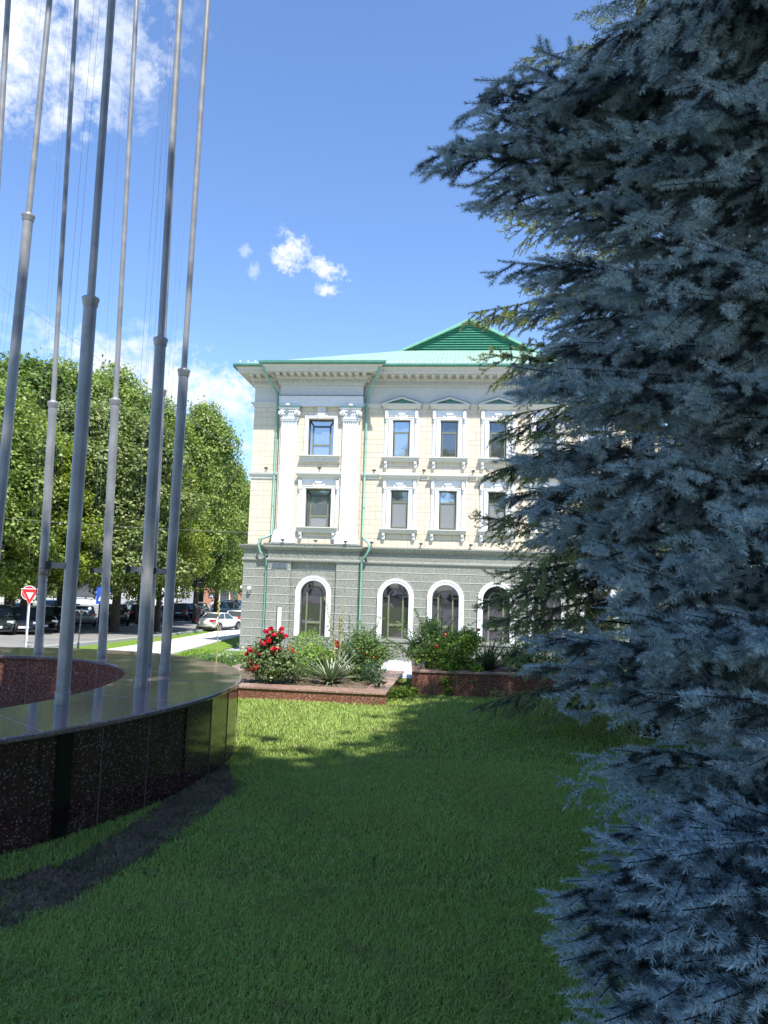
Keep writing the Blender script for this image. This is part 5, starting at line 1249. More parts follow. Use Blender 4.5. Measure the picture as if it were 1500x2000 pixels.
def yucca(name, c, n, ln, mat, label, seed, up=.75):
    r = random.Random(seed); root = thing(name, c, label, 'yucca'); 
    vs = []; fs = []
    for k in range(n):
        a = r.uniform(0, 6.28); e = rad(r.uniform(8, 85))*up+.12; l = ln*r.uniform(.7, 1.1); w = .013*r.uniform(.8, 1.2); k0 = len(vs); N = 6; curve = r.uniform(.1, .7)
        p = Vector((.03*math.cos(a), .03*math.sin(a), 0)); ee = e; sd = Vector((-math.sin(a), math.cos(a), 0))
        for j in range(N+1):
            t = j/N; ww = w*(1-t**2.2)*(.7+.5*math.sin(math.pi*min(1, t*1.3)))+.0006
            vs += [tuple(p-sd*ww+Vector((0, 0, ww*.35))), tuple(p), tuple(p+sd*ww+Vector((0, 0, ww*.35)))]
            ee -= curve/N*.9; p = p+Vector((math.cos(a)*math.cos(ee), math.sin(a)*math.cos(ee), math.sin(ee)))*(l/N)
        for j in range(N): fs += [(k0+j*3, k0+j*3+1, k0+j*3+4, k0+j*3+3), (k0+j*3+1, k0+j*3+2, k0+j*3+5, k0+j*3+4)]
    me = np_mesh('leaves', np.array(vs), 4, M[mat], np.array(fs)); link(bpy.data.objects.new('leaves', me), root); return root
yc = yucca('yucca', (*PT(645, 1325, 11.35)[:2], .17), 120, .62, 'yucca', 'grey green yucca with spiky arching leaves in the low planter', 3)
o0 = Vector(yc.location)
for i, pts in enumerate([[(655, 1300), (652, 1240), (642, 1200), (634, 1164)], [(662, 1300), (665, 1250), (668, 1210), (668, 1174)], [(660, 1300), (662, 1250), (663, 1225), (664, 1206)]]):
    P = [Vector(PT(x, y, 11.4+.1*i))-o0 for x, y in pts]; mb = MB(); mb.tube(P, [.008, .007, .005, .003], 6)
    rr_ = random.Random(i)
    for k in range(26):
        t = .45+.55*k/26; s = t*3; j = min(2, int(s)); p = P[j].lerp(P[j+1], s-j); a = rr_.uniform(0, 6.28); mb.sphere((p.x+.02*math.cos(a), p.y+.02*math.sin(a), p.z), .0085, 5, 4, (1, 1, 1.5))
    mb.build('flower_stalk', M['stalk'], yc)
shrub('white_leaf_plant', (*PT(740, 1322, 10.9)[:2], .26), (.12, .1, .09), 200, .035, 'shrub_dark', 'small dark herb at the right front corner of the low planter', 'plant', 15, None, 3, zbase=.16)
shrub('leafy_shrub', (*PT(728, 1310, 11.3)[:2], .34), (.2, .2, .18), 900, .03, 'shrub_dark', 'dark green tuft below the arching shrub', 'shrub', 16, None, 4, zbase=.16)
# second planter
shrub('arching_shrub', (*PT(838, 1262, 12.2)[:2], .78), (.3, .28, .34), 2000, .035, 'shrub', 'tallest loose green shrub of the right planter, reaching the second arch', 'shrub', 21, [(0, 0, -.05, .9), (-.2, 0, -.15, .6), (0, 0, .2, .5)], 10, zbase=.34)
sprays(bpy.data.objects['arching_shrub.001'], 50, 1.2, 1., .034, 'shrub', 6, .22)
s5 = shrub('trailing_shrub', (*PT(890, 1275, 11.9)[:2], .70), (.36, .3, .3), 2600, .04, 'shrub_bright', 'light green shrub hanging over the front wall of the right planter', 'shrub', 22, [(0, 0, 0, 1), (.2, 0, .12, .6), (-.12, -.28, -.28, .45), (.28, -.32, -.3, .3), (-.2, -.42, -.48, .28), (-.15, -.44, -.62, .2), (.26, -.43, -.46, .18)], 12)
sprays(s5, 44, .85, .95, .038, 'shrub_bright', 7, .3, -.1, 1.8)
o0 = Vector(s5.location)
for i, (px, py, mt) in enumerate([(852, 1262, 'petal'), (935, 1231, 'petal_dark'), (870, 1240, 'petal_orange')]): bloom(s5, Vector(PT(px, py, 11.6))-o0, .035, mt, 90+i)
yucca('yucca', (*PT(955, 1300, 11.9)[:2], .36), 110, .55, 'yucca_dark', 'dark green yucca in the right planter near the spruce boughs', 7, 1.)
s6 = shrub('rose_bush', (*PT(1018, 1280, 12.0)[:2], .6), (.26, .22, .16), 900, .04, 'shrub_dark', 'sparse rose bush with a single dark red bloom near the right arch', 'rose bush', 23, [(0, 0, 0, 1), (-.15, 0, -.05, .7), (.1, 0, .15, .3)], 8, zbase=.34)
sprays(s6, 26, .6, .95, .036, 'shrub', 9, .25)
o0 = Vector(s6.location)
for px, py, r_ in [(1027, 1246, .06), (1021, 1249, .045), (1008, 1267, .02)]: bloom(s6, Vector(PT(px, py, 11.8))-o0, r_, 'petal_dark', int(px))
shrub('leafy_shrub', (*PT(1045, 1290, 11.8)[:2], .5), (.4, .3, .2), 1600, .035, 'shrub', 'low spreading green shrub at the spruce end of the right planter', 'shrub', 24, [(0, 0, 0, 1), (.5, .1, .05, .8)], 6, zbase=.34)
shrub('weed_clump', (*on_z(788, 1352, .08)[:2], .08), (.14, .12, .09), 420, .035, 'shrub_bright', 'light green weeds growing in the gap between the two planters', 'plant', 30, [(0, 0, 0, 1), (-.12, -.1, -.02, .7), (.16, .2, .0, .6)], 0)
for i, (px, py) in enumerate([(733, 1373), (757, 1370), (815, 1362)]):
    shrub('weed_clump', (*on_z(px, py, .02)[:2], .03), (.06, .05, .045), 60, .022, 'shrub', ('tiny weed at the front right foot of the low planter', 'tiny weed on the corner of the low planter', 'tiny weed at the foot of the taller planter')[i], 'plant', 31+i, None, 0)
# clipped box hedge by the round wall
hc = (-3.05, 14.3); mbq = []
rs = np.random.RandomState(8)
faces = []
n = 9000; u = rs.uniform(-1, 1, (n, 3)); k = rs.randint(0, 3, n); sgn = np.where(rs.uniform(size=n) < .5, -1, 1); u[np.arange(n), k] = sgn*rs.uniform(.86, 1.04, n)
nrm = np.zeros((n, 3)); nrm[np.arange(n), k] = sgn
hd = thing('box_hedge', (hc[0], hc[1], .0), 'clipped bright green box hedge behind the right end of the round wall', 'hedge')
q = leaves(rs, u*np.array([.68, .4, .22])+np.array([0, 0, .06]), nrm+np.array([0, 0, .3]), .032, .8, .6); link(bpy.data.objects.new('foliage', np_mesh('foliage', q, 4, M['shrub_bright'])), hd)
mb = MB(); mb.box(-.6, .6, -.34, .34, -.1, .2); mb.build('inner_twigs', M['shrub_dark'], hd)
st = MB(); P = [at(423, 1300, 13.2), at(425, 1240, 13.2), at(427, 1200, 13.2), at(428, 1172, 13.2)]
st.tube(P, [.008, .007, .006, .004], 6)
for k in range(22):
    t = k/22; j = min(2, int(t*3)); p = P[j]*(1-(t*3-j))+P[j+1]*(t*3-j); st.sphere((p[0]+.012*math.cos(k*2.2), p[1], p[2]), .012 if k < 14 else .018, 5, 4, (1, 1, 1.6))
prop(st.build('seed_stalk', M['stalk']), 'single tall thin yellow seed stalk rising in front of the white sedan', 'plant stalk')
#==PART4==
# ------------------------------------------------------------------ signs and posts
def post(root, h, r=.03, mat='steel'):
    mb = MB(); mb.tube([(0, 0, 0), (0, 0, h)], r, 10); return mb.build('post', M[mat], root)
def facing(x, y): return math.atan2(-x, y)*1.0
def plate_poly(root, name, pts, y0, y1, mats):
    mb = MB(); mb.prism(pts, lambda p, t: (p[0], t, p[1]), y0, y1); return mb.build(name, mats, root)
M['sign_red'] = nm('sign_red', (.62, .02, .02), (.66, .025, .025), 3, .35); M['sign_white'] = nm('sign_white', (.8, .8, .8), (.84, .84, .84), 3, .35)
M['sign_blue'] = nm('sign_blue', (.015, .07, .42), (.02, .09, .48), 3, .35); M['sign_green'] = nm('sign_yellow_green', (.45, .75, .1), (.5, .8, .12), 3, .35)
M['sign_dark'] = nm('sign_navy', (.02, .04, .09), (.025, .05, .11), 3, .35)
Y = 31.; pb = at(51, 1262, Y); x, g_ = pb[0], float(gz(pb[0], Y))
sg = thing('yield_sign', (x, Y, g_), 'red and white triangular yield sign on a pale post', 'road sign', rz=math.atan2(-x, Y)*.6)
ztri = at(58, 1181, Y)[2]-g_; w = .36
post(sg, ztri+.55, .035, 'sign_white')
def tri(s, zc, k): return [(-w*s, zc+.31*k*s+.0), (w*s, zc+.31*k*s), (0, zc-.39*k*s)]
zc = ztri+.36
plate_poly(sg, 'white_border', tri(1., zc, 1.), -.05, -.04, M['sign_white']); plate_poly(sg, 'red_triangle', tri(.92, zc, 1.), -.058, -.051, M['sign_red']); plate_poly(sg, 'white_centre', tri(.40, zc+.02, 1.), -.064, -.059, M['sign_white'])
Y = 33.5; pb = at(57, 1158, Y); g_ = float(gz(pb[0], Y))
ns = thing('no_stopping_sign', (pb[0], Y, g_), 'round red rimmed blue sign peeking out behind the yield sign', 'road sign', rz=.2); post(ns, pb[2]-g_-.02, .03)
zc = pb[2]-g_
for nm_, r0, y0, mt in (('white_rim', .33, -.03, 'sign_white'), ('red_ring', .30, -.036, 'sign_red'), ('blue_disc', .215, -.042, 'sign_blue')):
    plate_poly(ns, nm_, [(r0*math.cos(a), zc+r0*math.sin(a)) for a in np.linspace(0, 2*math.pi, 32, endpoint=False)], y0, y0+.005, M[mt])
mb = MB()
for a in (math.pi/4, -math.pi/4): mb.obox((0, -.045, zc), (math.cos(a), 0, math.sin(a)), (0, 1, 0), (-math.sin(a), 0, math.cos(a)), .215, .002, .03)
mb.build('red_cross', M['sign_red'], ns)
def crossing(px, py, Y, s, label, dark=False, rz=.2):
    p = at(px, py, Y); g_ = float(gz(p[0], Y)); root = thing('crossing_sign', (p[0], Y, g_), label, 'road sign', 'square pedestrian crossing signs', rz)
    z = p[2]-g_; post(root, z+.1, .03); b = 'sign_dark' if dark else 'sign_blue'
    plate_poly(root, 'sign_plate', [(-s, z-s), (s, z-s), (s, z+s), (-s, z+s)], -.045, -.035, M[b])
    plate_poly(root, 'white_triangle', [(-s*.72, z-s*.62), (s*.72, z-s*.62), (0, z+s*.68)], -.052, -.046, M['sign_white'])
    mb = MB(); k = s*.5
    mb.sphere((0, -.056, z+k*.42), k*.14, 8, 5, (1, .3, 1)); mb.obox((0, -.055, z+k*.05), (.15, 0, 1), (0, 1, 0), (1, 0, -.15), k*.3, .003, k*.11)
    for a, l in ((-.45, .42), (.4, .42)): mb.obox((a*k*.5, -.055, z-k*.45), (a, 0, -1), (0, 1, 0), (1, 0, a), k*l, .003, k*.07)
    mb.obox((.16*k, -.055, z+k*.02), (1, 0, -.5), (0, 1, 0), (.5, 0, 1), k*.25, .003, k*.05)
    mb.build('walking_figure', M['sign_dark'], root)
    for k_ in range(3): pass
crossing(200, 1163, 29., .33, 'bright blue pedestrian crossing sign half hidden behind a flagpole', rz=1.1)
crossing(413, 1163, 86., .34, 'small dark pedestrian crossing sign in front of the far brick wall', True)
p = at(458, 1162, 80.); g_ = float(gz(p[0], 80.)); gs = thing('priority_sign', (p[0], 80., g_), 'tall white sign with yellow green border and dark marks beside the building corner', 'road sign'); z = p[2]-g_; post(gs, z, .03)
plate_poly(gs, 'sign_plate', [(-.34, z-.5), (.34, z-.5), (.34, z+.5), (-.34, z+.5)], -.04, -.03, M['sign_green']); plate_poly(gs, 'white_panel', [(-.24, z-.4), (.24, z-.4), (.24, z+.4), (-.24, z+.4)], -.047, -.041, M['sign_white'])
mb = MB(); mb.box(-.12, -.05, -.055, -.048, z-.02, z+.3); mb.box(.05, .12, -.055, -.048, z-.02, z+.3); mb.box(-.12, .12, -.055, -.048, z+.31, z+.36); mb.box(-.1, .1, -.055, -.048, z-.3, z-.22); mb.build('dark_marks', M['sign_dark'], gs)
p = at(389, 1162, 84.); g_ = float(gz(p[0], 84.)); kb = thing('dark_panel', (p[0], 84., g_), 'tall dark panel on two legs under the far trees', 'panel'); z = p[2]-g_
mb = MB(); mb.box(-.5, .5, -.05, .05, z-.75, z+.65); mb.build('board', M['black'], kb)
for s in (-.45, .45): mb = MB(); mb.tube([(s, 0, 0), (s, 0, z-.75)], .04, 8); mb.build('leg', M['steel'], kb)
def orn_post(px, pyb, pyt, Y, label):
    b = at(px, pyb, Y); g_ = float(gz(b[0], Y)); h = at(px, pyt, Y)[2]-g_; root = thing('ornamental_post', (b[0], Y, g_), label, 'lamp post', 'thin ornamental posts with twin globes')
    root.rotation_euler = (0, .03, 0)
    mb = MB(); mb.tube([(0, 0, 0), (0, 0, .3)], .05, 10); mb.tube([(0, 0, .3), (0, 0, h+.08)], .025, 8)
    for z in (.32, h*.45, h*.62, h*.9): mb.sphere((0, 0, z), .042, 8, 5)
    mb.build('post', M['dark_frame'], root)
    mb = MB(); mb.tube([(-.34, 0, h), (.34, 0, h)], .018, 6)
    for s in (-1, 1): mb.tube([(s*(.17+.12*math.cos(a)), 0, h-.14+.12*math.sin(a)) for a in np.linspace(0, math.pi, 10)], .013, 5)
    mb.build('arm', M['steel'], root)
    for s in (-1, 1): mb = MB(); mb.sphere((s*.34, 0, h+.1), .07); mb.build('globe', M['white_lamp'], root)
orn_post(152, 1266, 1192, 32., 'thin ornamental post with twin white globes between two flagpoles, near the kerb')
orn_post(386, 1237, 1184, 56., 'thin ornamental post with twin white globes in front of the navy cars')
Y = 33.; p = at(543, 1258, Y); g_ = float(gz(p[0], Y)); ip = thing('information_pillar', (p[0], Y, g_), 'narrow black and white pillar in front of the bay, above the roses', 'pillar', rz=-.5); h = at(543, 1186, Y)[2]-g_
mb = MB(); mb.box(-.09, .09, -.03, .03, .05, h); mb.build('white_panel', M['sign_white'], ip); mb = MB(); mb.box(-.13, -.091, -.04, .04, 0, h+.03); mb.box(-.09, .13, -.04, .04, 0, .049); mb.build('dark_frame', M['black'], ip)
# overhead wires
def wire(a, b, sag, r, label):
    mb = MB(); a = Vector(a); b = Vector(b); mb.tube([a.lerp(b, t)-Vector((0, 0, sag*4*t*(1-t))) for t in np.linspace(0, 1, 24)], r, 5); prop(mb.build('overhead_wire', M['wire']), label, 'wire')
wire(at(-40, 530, 24.), at(492, 896, 38.6), .25, .009, 'thin cable running from the upper left down to the corner of the building')
wire(at(-40, 1008, 36.), at(492, 1040, 39.5), .1, .006, 'nearly level thin cable crossing in front of the trees')

# ------------------------------------------------------------------ cars
def car(kind, col, px, py, ang, label, d=None, length=None, metal=.3, group='cars parked along the street', fine=True):
    """ang: heading of the bonnet, degrees anticlockwise from +x"""
    Lc, Wc, Hc = {'sedan': (4.6, 1.8, 1.43), 'suv': (4.6, 1.88, 1.70), 'hatch': (4.1, 1.74, 1.5), 'wagon': (4.7, 1.84, 1.47)}[kind]
    if d is None:
        dd = 30.
        for _ in range(40):
            q = at(px, py, dd); dd *= 1 + (q[2]-float(gz(q[0], q[1])))*.12
        d = dd
    q = at(px, py, d); x, y = q[0], q[1]; g_ = float(gz(x, y))
    root = thing('parked_car', (x, y, g_), label, 'car', group, rad(ang))
    root.rotation_euler.x = 0
    P = M.setdefault('paint_%s' % (col,), paint('%02d' % len(M), col, metal)); h = Lc/2; hw = Wc/2
    belt = Hc*.62 if kind != 'suv' else Hc*.61
    # lower body stations: x, z bottom, z top, half width
    if kind == 'sedan': st = [(-h, .42, .86, .62), (-h+.08, .3, 1.0, .82), (-h+.45, .22, 1.04, .9), (-.9, .2, .97, 1.), (.4, .2, .95, 1.), (1.0, .2, .93, .99), (h-.5, .22, .80, .93), (h-.1, .28, .68, .82), (h, .38, .58, .62)]
    elif kind == 'suv': st = [(-h, .5, .98, .75), (-h+.06, .36, 1.08, .9), (-h+.5, .28, 1.10, .97), (-.9, .26, 1.06, 1.), (.5, .26, 1.05, 1.), (1.05, .26, 1.04, .99), (h-.45, .28, .97, .95), (h-.08, .34, .88, .86), (h, .44, .74, .7)]
    else: st = [(-h, .45, .86, .72), (-h+.06, .3, .98, .88), (-h+.45, .22, 1.0, .95), (-.8, .2, .98, 1.), (.4, .2, .96, 1.), (.95, .2, .93, .99), (h-.45, .22, .82, .94), (h-.08, .28, .70, .84), (h, .38, .6, .66)]
    mb = MB(); sec = lambda zb, zt, w: [(-w*.86, zb), (w*.86, zb), (w*.97, zb+.12), (w, (zb+zt)/2), (w*.97, zt-.1), (w*.86, zt-.01), (w*.4, zt+.02), (-w*.4, zt+.02), (-w*.86, zt-.01), (-w*.97, zt-.1), (-w, (zb+zt)/2), (-w*.97, zb+.12)]
    vs = []; n = 12
    for (x_, zb, zt_, wf) in st: vs += [(x_, a, b) for a, b in sec(zb, zt_, hw*wf)]
    mb.add(vs, [(i*n+k, (i+1)*n+k, (i+1)*n+(k+1) % n, i*n+(k+1) % n) for i in range(len(st)-1) for k in range(n)]+[tuple(range(n)), tuple(range((len(st)-1)*n, len(st)*n))], True)
    body = mb.build('body', P, root)
    sbd = body.modifiers.new('smooth', 'SUBSURF'); sbd.levels = 1; sbd.render_levels = 1
    # greenhouse: x of base rear, roof rear, roof front, base front
    gr = {'sedan': (-1.75, -1.0, .15, 1.0), 'suv': (-2.2, -1.85, .15, 1.0), 'hatch': (-1.95, -1.5, .2, 1.05), 'wagon': (-2.2, -1.7, .15, 1.0)}[kind]
    zb = belt+.03 if kind != 'suv' else 1.05
    zb = {'sedan': .93, 'suv': 1.04, 'hatch': .95, 'wagon': .95}[kind]; zr = Hc-.05; wb, wr = hw*.88, hw*.68
    mb = MB(); vs = [(gr[0], -wb*.92, zb), (gr[3], -wb*.92, zb), (gr[3], wb*.92, zb), (gr[0], wb*.92, zb), (gr[1], -wr, zr), (gr[2], -wr, zr), (gr[2], wr, zr), (gr[1], wr, zr)]
    mb.add(vs, [(0, 1, 5, 4), (1, 2, 6, 5), (2, 3, 7, 6), (3, 0, 4, 7)]); mb.build('windows', M['car_glass'], root, .03)
    mb = MB(); rs_ = [(gr[1]-.07, zr-.02, .9), (gr[1]+.12, zr+.03, 1.), ((gr[1]+gr[2])/2, zr+.05, 1.03), (gr[2]-.12, zr+.03, 1.), (gr[2]+.07, zr-.03, .92)]
    vs = []
    for x_, z_, f in rs_: vs += [(x_, -wr*f-.015, z_-.05), (x_, -wr*f, z_), (x_, wr*f, z_), (x_, wr*f+.015, z_-.05)]
    mb.add(vs, [(i*4+k, (i+1)*4+k, (i+1)*4+k+1, i*4+k+1) for i in range(4) for k in range(3)], True)
    for s in (-1, 1):
        for xb, xt in ((gr[0], gr[1]), (gr[3], gr[2])): mb.tube([(xb, s*wb*.93, zb-.02), (xt, s*(wr+.005), zr)], .035, 5)
        mb.tube([((gr[1]+gr[2])/2, s*wb*.935, zb-.02), ((gr[1]+gr[2])/2, s*(wr+.005), zr)], .03, 5)
    if kind in ('suv', 'hatch', 'wagon'):
        for s in (-1, 1): mb.tube([(gr[0]+.55, s*wb*.935, zb-.02), (gr[1]+.35, s*(wr+.005), zr)], .045, 5)
    mb.build('roof', P, root)
    R = {'sedan': .33, 'suv': .37, 'hatch': .31, 'wagon': .33}[kind]
    for sx in (-h+.85, h-.85):
        for s in (-1, 1):
            mb = MB(lambda a, b, c: (a+sx, b+s*(hw-.1), c+R))
            mb.prism([((R+.07)*math.cos(a), (R+.07)*math.sin(a)) for a in np.linspace(-.15, math.pi+.15, 18)], lambda p, t: (p[0], t, p[1]), s*.085, s*.108); mb.build('wheel_arch', M['black'], root)
            mb = MB(lambda a, b, c: (a+sx, b+s*(hw-.1), c+R))
            pr_ = [(R*.66, -.1), (R*.93, -.1), (R, -.06), (R, .06), (R*.93, .115), (R*.66, .12)]
            vs = [(r_*math.cos(t), s*b, r_*math.sin(t)) for r_, b in pr_ for t in np.linspace(0, 2*math.pi, 24, endpoint=False)]
            mb.add(vs, [(i*24+k, i*24+(k+1) % 24, (i+1)*24+(k+1) % 24, (i+1)*24+k) for i in range(5) for k in range(24)], True); ty = mb.build('wheel', M['tyre'], root)
            mb = MB(lambda a, b, c: (a+sx, b+s*(hw-.1), c+R)); 
            for k in range(5):
                a = k*2*math.pi/5; mb.obox((R*.34*math.cos(a), s*.105, R*.34*math.sin(a)), (math.cos(a), 0, math.sin(a)), (0, 1, 0), (-math.sin(a), 0, math.cos(a)), R*.32, .012, R*.1)
            vs = [(r_*math.cos(t), s*b, r_*math.sin(t)) for r_, b in ((R*.6, .09), (R*.68, .12)) for t in np.linspace(0, 2*math.pi, 20, endpoint=False)]
            mb.add(vs, [(k, (k+1) % 20, 20+(k+1) % 20, 20+k) for k in range(20)]); mb.build('rim', M['rim'], ty)
    zl = {'sedan': .82, 'suv': .95, 'hatch': .86, 'wagon': .86}[kind]
    for s in (-1, 1):
        mb = MB(); mb.prism([(-h+.0, s*hw*.52), (-h+.02, s*hw*.9), (-h+.35, s*hw*.965), (-h+.35, s*hw*.9), (-h+.08, s*hw*.5)], lambda p, t: (p[0], p[1], t), zl-.02, zl+.14); mb.build('taillight', M['red_lamp'], root)
        mb = MB(); mb.prism([(h-.08, s*hw*.5), (h-.12, s*hw*.84), (h-.5, s*hw*.95), (h-.5, s*hw*.85), (h-.16, s*hw*.5)], lambda p, t: (p[0], p[1], t), zl-.24, zl-.10); mb.build('headlight', M['clear_lamp'], root)
        mb = MB(); mb.sphere((.85, s*(hw+.07), zb+.06), .1, 8, 5, (.6, 1, .7)); mb.build('mirror', P, root)
    mb = MB(); mb.box(-h-.012, -h+.02, -.26, .26, zl-.22, zl-.1); mb.build('number_plate', M['plate'], root)
    mb = MB(); mb.box(h-.02, h+.014, -.26, .26, .38, .50); mb.build('number_plate', M['plate'], root)
    mb = MB(); mb.box(h-.1, h+.006, -hw*.42, hw*.42, .53, .68); mb.build('grille', M['black'], root)
    mb = MB(); mb.box(-h+.03, -h+.12, -hw*.8, hw*.8, .2, .34); mb.box(h-.14, h-.03, -hw*.8, hw*.8, .2, .32)
    for s in (-1, 1): mb.box(-1.2, 1.2, min(s*hw*.9, s*hw*.99), max(s*hw*.9, s*hw*.99), .18, .27)
    mb.build('bumper_trim', M['black'], root)
    return root
BLK, NAVY, GRY, SIL, WHT = (.012, .013, .016), (.012, .022, .05), (.10, .11, .12), (.42, .43, .43), (.72, .72, .72)
car('wagon', (.015, .028, .03), -8, 1228, -62, 'dark green black car cut by the left edge of the picture, nose to the road', 40.5)
car('sedan', NAVY, 42, 1228, -62, 'dark navy sedan beside the yield sign post, nose to the road', 42.)
car('wagon', BLK, 76, 1220, -60, 'black car between the yield post and the far rim flagpole', 45.)
car('sedan', GRY, 104, 1221, -58, 'metallic grey sedan with a shining grille between two flagpoles', 48., metal=.7)
car('hatch', (.33, .35, .35), 158, 1217, 118, 'pale grey hatchback showing its red tail lamp between two flagpoles', 55.)
car('suv', (.05, .055, .06), 226, 1213, 112, 'dark grey sport utility car with its tail toward the road', 60.)
car('suv', BLK, 272, 1211, 108, 'black sport utility car behind the second pole from the right', 66.)
car('hatch', (.5, .52, .52), 312, 1209, 104, 'silver hatchback between the two rightmost flagpoles', 70.)
car('suv', (.02, .035, .065), 352, 1206, 100, 'dark blue sport utility car just right of the last flagpole', 74.)
car('suv', NAVY, 388, 1204, 88, 'navy sport utility car nearest the pedestrians', 76.)
car('sedan', WHT, 428, 1228, 72, 'white sedan parked at the kerb, seen from behind', 59., metal=0.)
car('hatch', WHT, 470, 1224, 80, 'white hatchback with red details, mostly hidden by the building corner', 65., metal=0.)
car('suv', (.20, .26, .25), 447, 1198, -40, 'grey green sport utility car beyond the white sedan', 84.)
car('suv', WHT, 466, 1192, -20, 'white van like car behind the grey green one', 93., metal=0.)
car('sedan', (.30, .34, .28), 38, 1197, -75, 'pale green grey sedan in the second row behind the yield sign', 56., group='cars parked in the second row')
car('suv', WHT, 98, 1192, -75, 'white car in the second row behind the flagpole with the rope', 60., metal=0., group='cars parked in the second row')
car('sedan', (.25, .27, .3), 138, 1192, -70, 'silver blue car in the second row behind the thickest flagpole', 63., group='cars parked in the second row')
car('hatch', (.3, .42, .4), 256, 1186, 180, 'pale turquoise car under the trees behind the black ones', 84., group='cars parked in the second row')

# ------------------------------------------------------------------ people
SKIN = nm('skin', (.45, .27, .19), (.5, .3, .21), 5, .55)
def person(px, py, d, rot, label, top, legs, hair=(.03, .02, .015), dress=False, stride=.16):
    q = at(px, py, d); g_ = float(gz(q[0], q[1])); root = thing('person', (q[0], q[1], g_), label, 'person', None, rot)
    me = bpy.data.meshes.new('body')
    V = [(0, 0, .95), (0, 0, 1.15), (0, 0, 1.38), (0, 0, 1.50), (0, .01, 1.60), (0, .0, 1.71)]; R_ = [.13, .12, .14, .055, .085, .075]; Ed = [(0, 1), (1, 2), (2, 3), (3, 4), (4, 5)]
    for s in (-1, 1):
        k = len(V); V += [(s*.17, 0, 1.40), (s*.22, .03*s, 1.12), (s*.22, -.07*s-.05, .88), (s*.22, -.07*s-.07, .80)]; R_ += [.055, .042, .03, .03]; Ed += [(2, k), (k, k+1), (k+1, k+2), (k+2, k+3)]
        for f in range(4): V.append((s*.22+(f-1.5)*.016, -.07*s-.09-.01*f, .72+.006*abs(f-1))); R_.append(.008); Ed.append((k+3, len(V)-1))
        V.append((s*.22-.045*s, -.07*s-.1, .77)); R_.append(.009); Ed.append((k+3, len(V)-1))
        k = len(V); V += [(s*.09, s*.01, .88), (s*.10, -s*stride*.5, .50), (s*.10, -s*stride, .09), (s*.10, -s*stride-.14, .04)]; R_ += [.085, .06, .04, .035]; Ed += [(0, k), (k, k+1), (k+1, k+2), (k+2, k+3)]
    V.append((0, -.085, 1.615)); R_.append(.014); Ed.append((4, len(V)-1))
    me.from_pydata(V, Ed, []); o = link(bpy.data.objects.new('body', me), root); o.data.materials.append(SKIN)
    sk = o.modifiers.new('skin', 'SKIN'); 
    for i, vt in enumerate(me.skin_vertices[0].data): vt.radius = (R_[i], R_[i]*.9); vt.use_root = (i == 0)
    sb = o.modifiers.new('sub', 'SUBSURF'); sb.levels = 1; sb.render_levels = 1
    mb = MB(); mb.lathe([(.0, 1.735), (.08, 1.72), (.1, 1.66), (.098, 1.6), (.07, 1.52), (.0, 1.53)], (0, .018, 0), 12); mb.build('hair', nm('hair', hair, hair, 5, .6), root)
    tm = nm('top_cloth', top, tuple(c*.9 for c in top), 8, .85); lm = nm('leg_cloth', legs, tuple(c*.9 for c in legs), 8, .85)
    mb = MB(); pr_ = [(.165, .88 if not dress else .52), (.16, .95), (.14, 1.12), (.175, 1.32), (.17, 1.40), (.075, 1.47)]
    if dress: pr_[0] = (.26, .55)
    n = 14; vs = [(r_*1.1*math.cos(t), r_*.72*math.sin(t), z) for r_, z in pr_ for t in np.linspace(0, 2*math.pi, n, endpoint=False)]
    mb.add(vs, [(i*n+k, i*n+(k+1) % n, (i+1)*n+(k+1) % n, (i+1)*n+k) for i in range(len(pr_)-1) for k in range(n)], True)
    for s in (-1, 1): mb.tube([(s*.14, 0, 1.41), (s*.19, 0, 1.36), (s*.225, .02*s, 1.18)], [.075, .072, .06], 8)
    mb.build('dress' if dress else 'shirt', tm, root)
    if not dress:
        mb = MB()
        for s in (-1, 1): mb.tube([(s*.07, 0, .97), (s*.095, s*.01, .86), (s*.10, -s*stride*.5, .50), (s*.10, -s*stride, .10)], [.12, .11, .08, .065], 10)
        mb.build('trousers', lm, root)
    for s in (-1, 1): mb = MB(); mb.box(s*.10-.045, s*.10+.045, -s*stride-.2, -s*stride+.06, 0, .075); mb.build('shoe', M['black'], root, .02)
person(414, 1196, 88., .4, 'man in a white shirt and dark trousers walking beyond the white sedan', (.75, .75, .75), (.03, .035, .06))
person(425, 1197, 88., -.3, 'person in pale blue shorts and white top beside the man in dark trousers', (.7, .72, .75), (.45, .52, .62), (.2, .12, .06))
person(313, 1187, 84., .2, 'woman in a long pink dress standing under the far trees', (.62, .10, .18), (.5, .1, .2), dress=True)
person(345, 1190, 90., 1.2, 'person in dark clothes beyond the dark blue car', (.05, .05, .06), (.03, .03, .04))

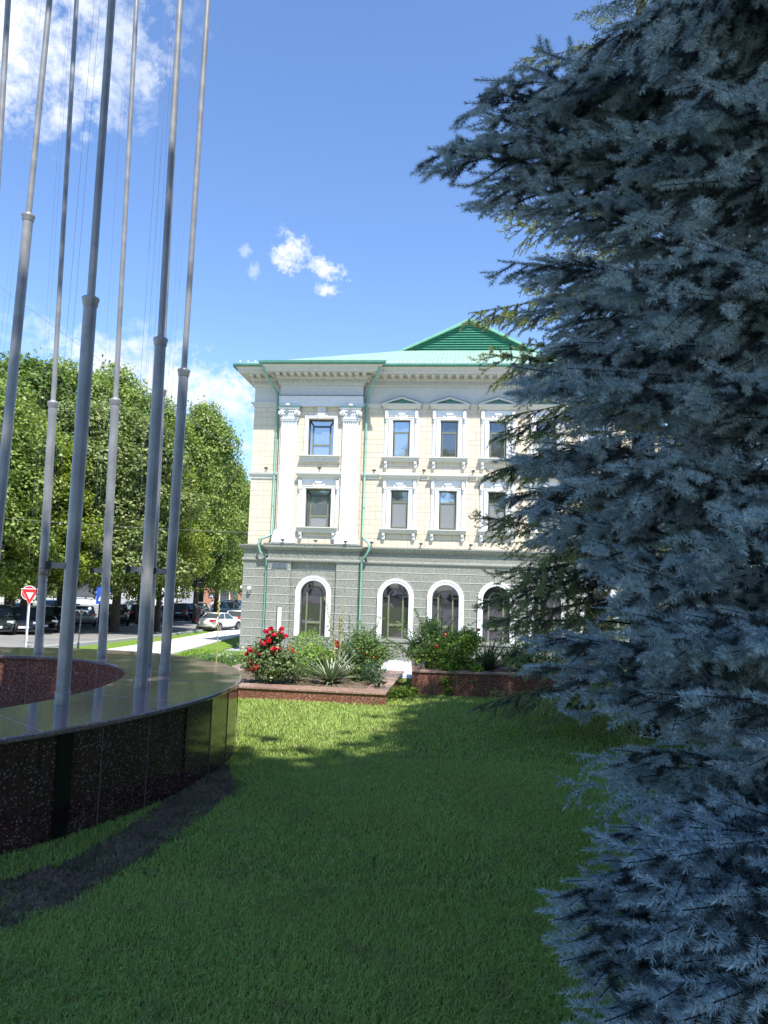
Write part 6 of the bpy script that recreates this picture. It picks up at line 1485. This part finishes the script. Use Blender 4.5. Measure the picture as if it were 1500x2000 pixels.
# ------------------------------------------------------------------ far buildings
def block(name, x0, x1, y0, y1, h, wall, label, win=None, frame='sign_white', wins=(), rz=0., roof=True):
    g_ = float(gz((x0+x1)/2, y0))-.6; root = thing(name, ((x0+x1)/2, y0, g_), label, 'building', None, rz); hw = (x1-x0)/2
    mb = MB(); mb.box(-hw, hw, 0, y1-y0, 0, h); mb.build('wall', wall, root)
    mb = MB(); mb.box(-hw-.2, hw+.2, -.25, y1-y0+.2, h+.002, h+.3); mb.build('roof_slab', M['grey_stucco'], root)
    for (a, b, z0, z1) in wins:
        mb = MB(); mb.box(a-.12, b+.12, -.09, -.002, z0-.12, z1+.12); w_ = mb.build('window', M[frame], root)
        mb = MB(); mb.box(a, b, -.11, -.092, z0, z1); mb.build('pane', M['dim_glass'], w_)
    return root
fw = nm('far_white_wall', (.62, .62, .60), (.7, .7, .68), 2, .8); bw = nm('far_brick_wall', (.34, .17, .11), (.42, .22, .15), 8, .85); tw = nm('far_beige_wall', (.45, .40, .32), (.52, .46, .38), 2, .85)
block('far_building', -62, -38.5, 108, 122, 7.5, fw, 'low white modern building behind the trees with wide dark windows', wins=[(-11+i*4.2, -8.2+i*4.2, 1.6, 4.2) for i in range(5)])
block('far_building', -38, -30.5, 112, 124, 9.5, fw, 'taller white block behind the last flagpole and the dark tree stems', wins=[(-3+i*2.4, -1.6+i*2.4, 3.2, 5.5) for i in range(3)])
block('far_building', -30, 0, 124, 136, 5.0, bw, 'long low brick building at the end of the street', wins=[(-12+i*4, -10.5+i*4, 1.2, 3.) for i in range(6)])
block('far_building', -110, -64, 84, 96, 9., tw, 'beige building behind the trees at the far left', wins=[(-20+i*4.5, -17.6+i*4.5, 1.5, 4.) for i in range(9)])
# leafy mass far behind the street trees
def hedge_mass(name, pts, h, depth, n, size, mat, label, seed):
    rs = np.random.RandomState(seed); out = []
    for (x, y) in pts:
        k = n; d = unit(rs.normal(size=(k, 3))); g_ = float(gz(x, y)); rr_ = rs.uniform(.7, 1.05, k)[:, None]
        hh_ = h*rs.uniform(.75, 1.15); out.append(leaves(rs, d*rr_*np.array([depth, depth, hh_*.5])+np.array([x, y, g_+hh_*.5+.6]), d+np.array([0, 0, .5]), size, .6, .8))
    prop(link(bpy.data.objects.new(name, np_mesh(name, np.concatenate(out), 4, M[mat]))), label, 'trees', kind='stuff')
hedge_mass('far_wood', [(-120+i*6.5, 140+6*math.sin(i*1.7)) for i in range(22)], 15, 5.5, 900, .75, 'leaf_dark', 'far wood closing the street behind the low buildings', 2)
hedge_mass('far_wood', [(-62+i*5.2, 79+3*math.sin(i*2.1)) for i in range(6)], 12, 4.2, 1500, .4, 'leaf_green', 'leafy mass filling in behind the left street trees', 5)
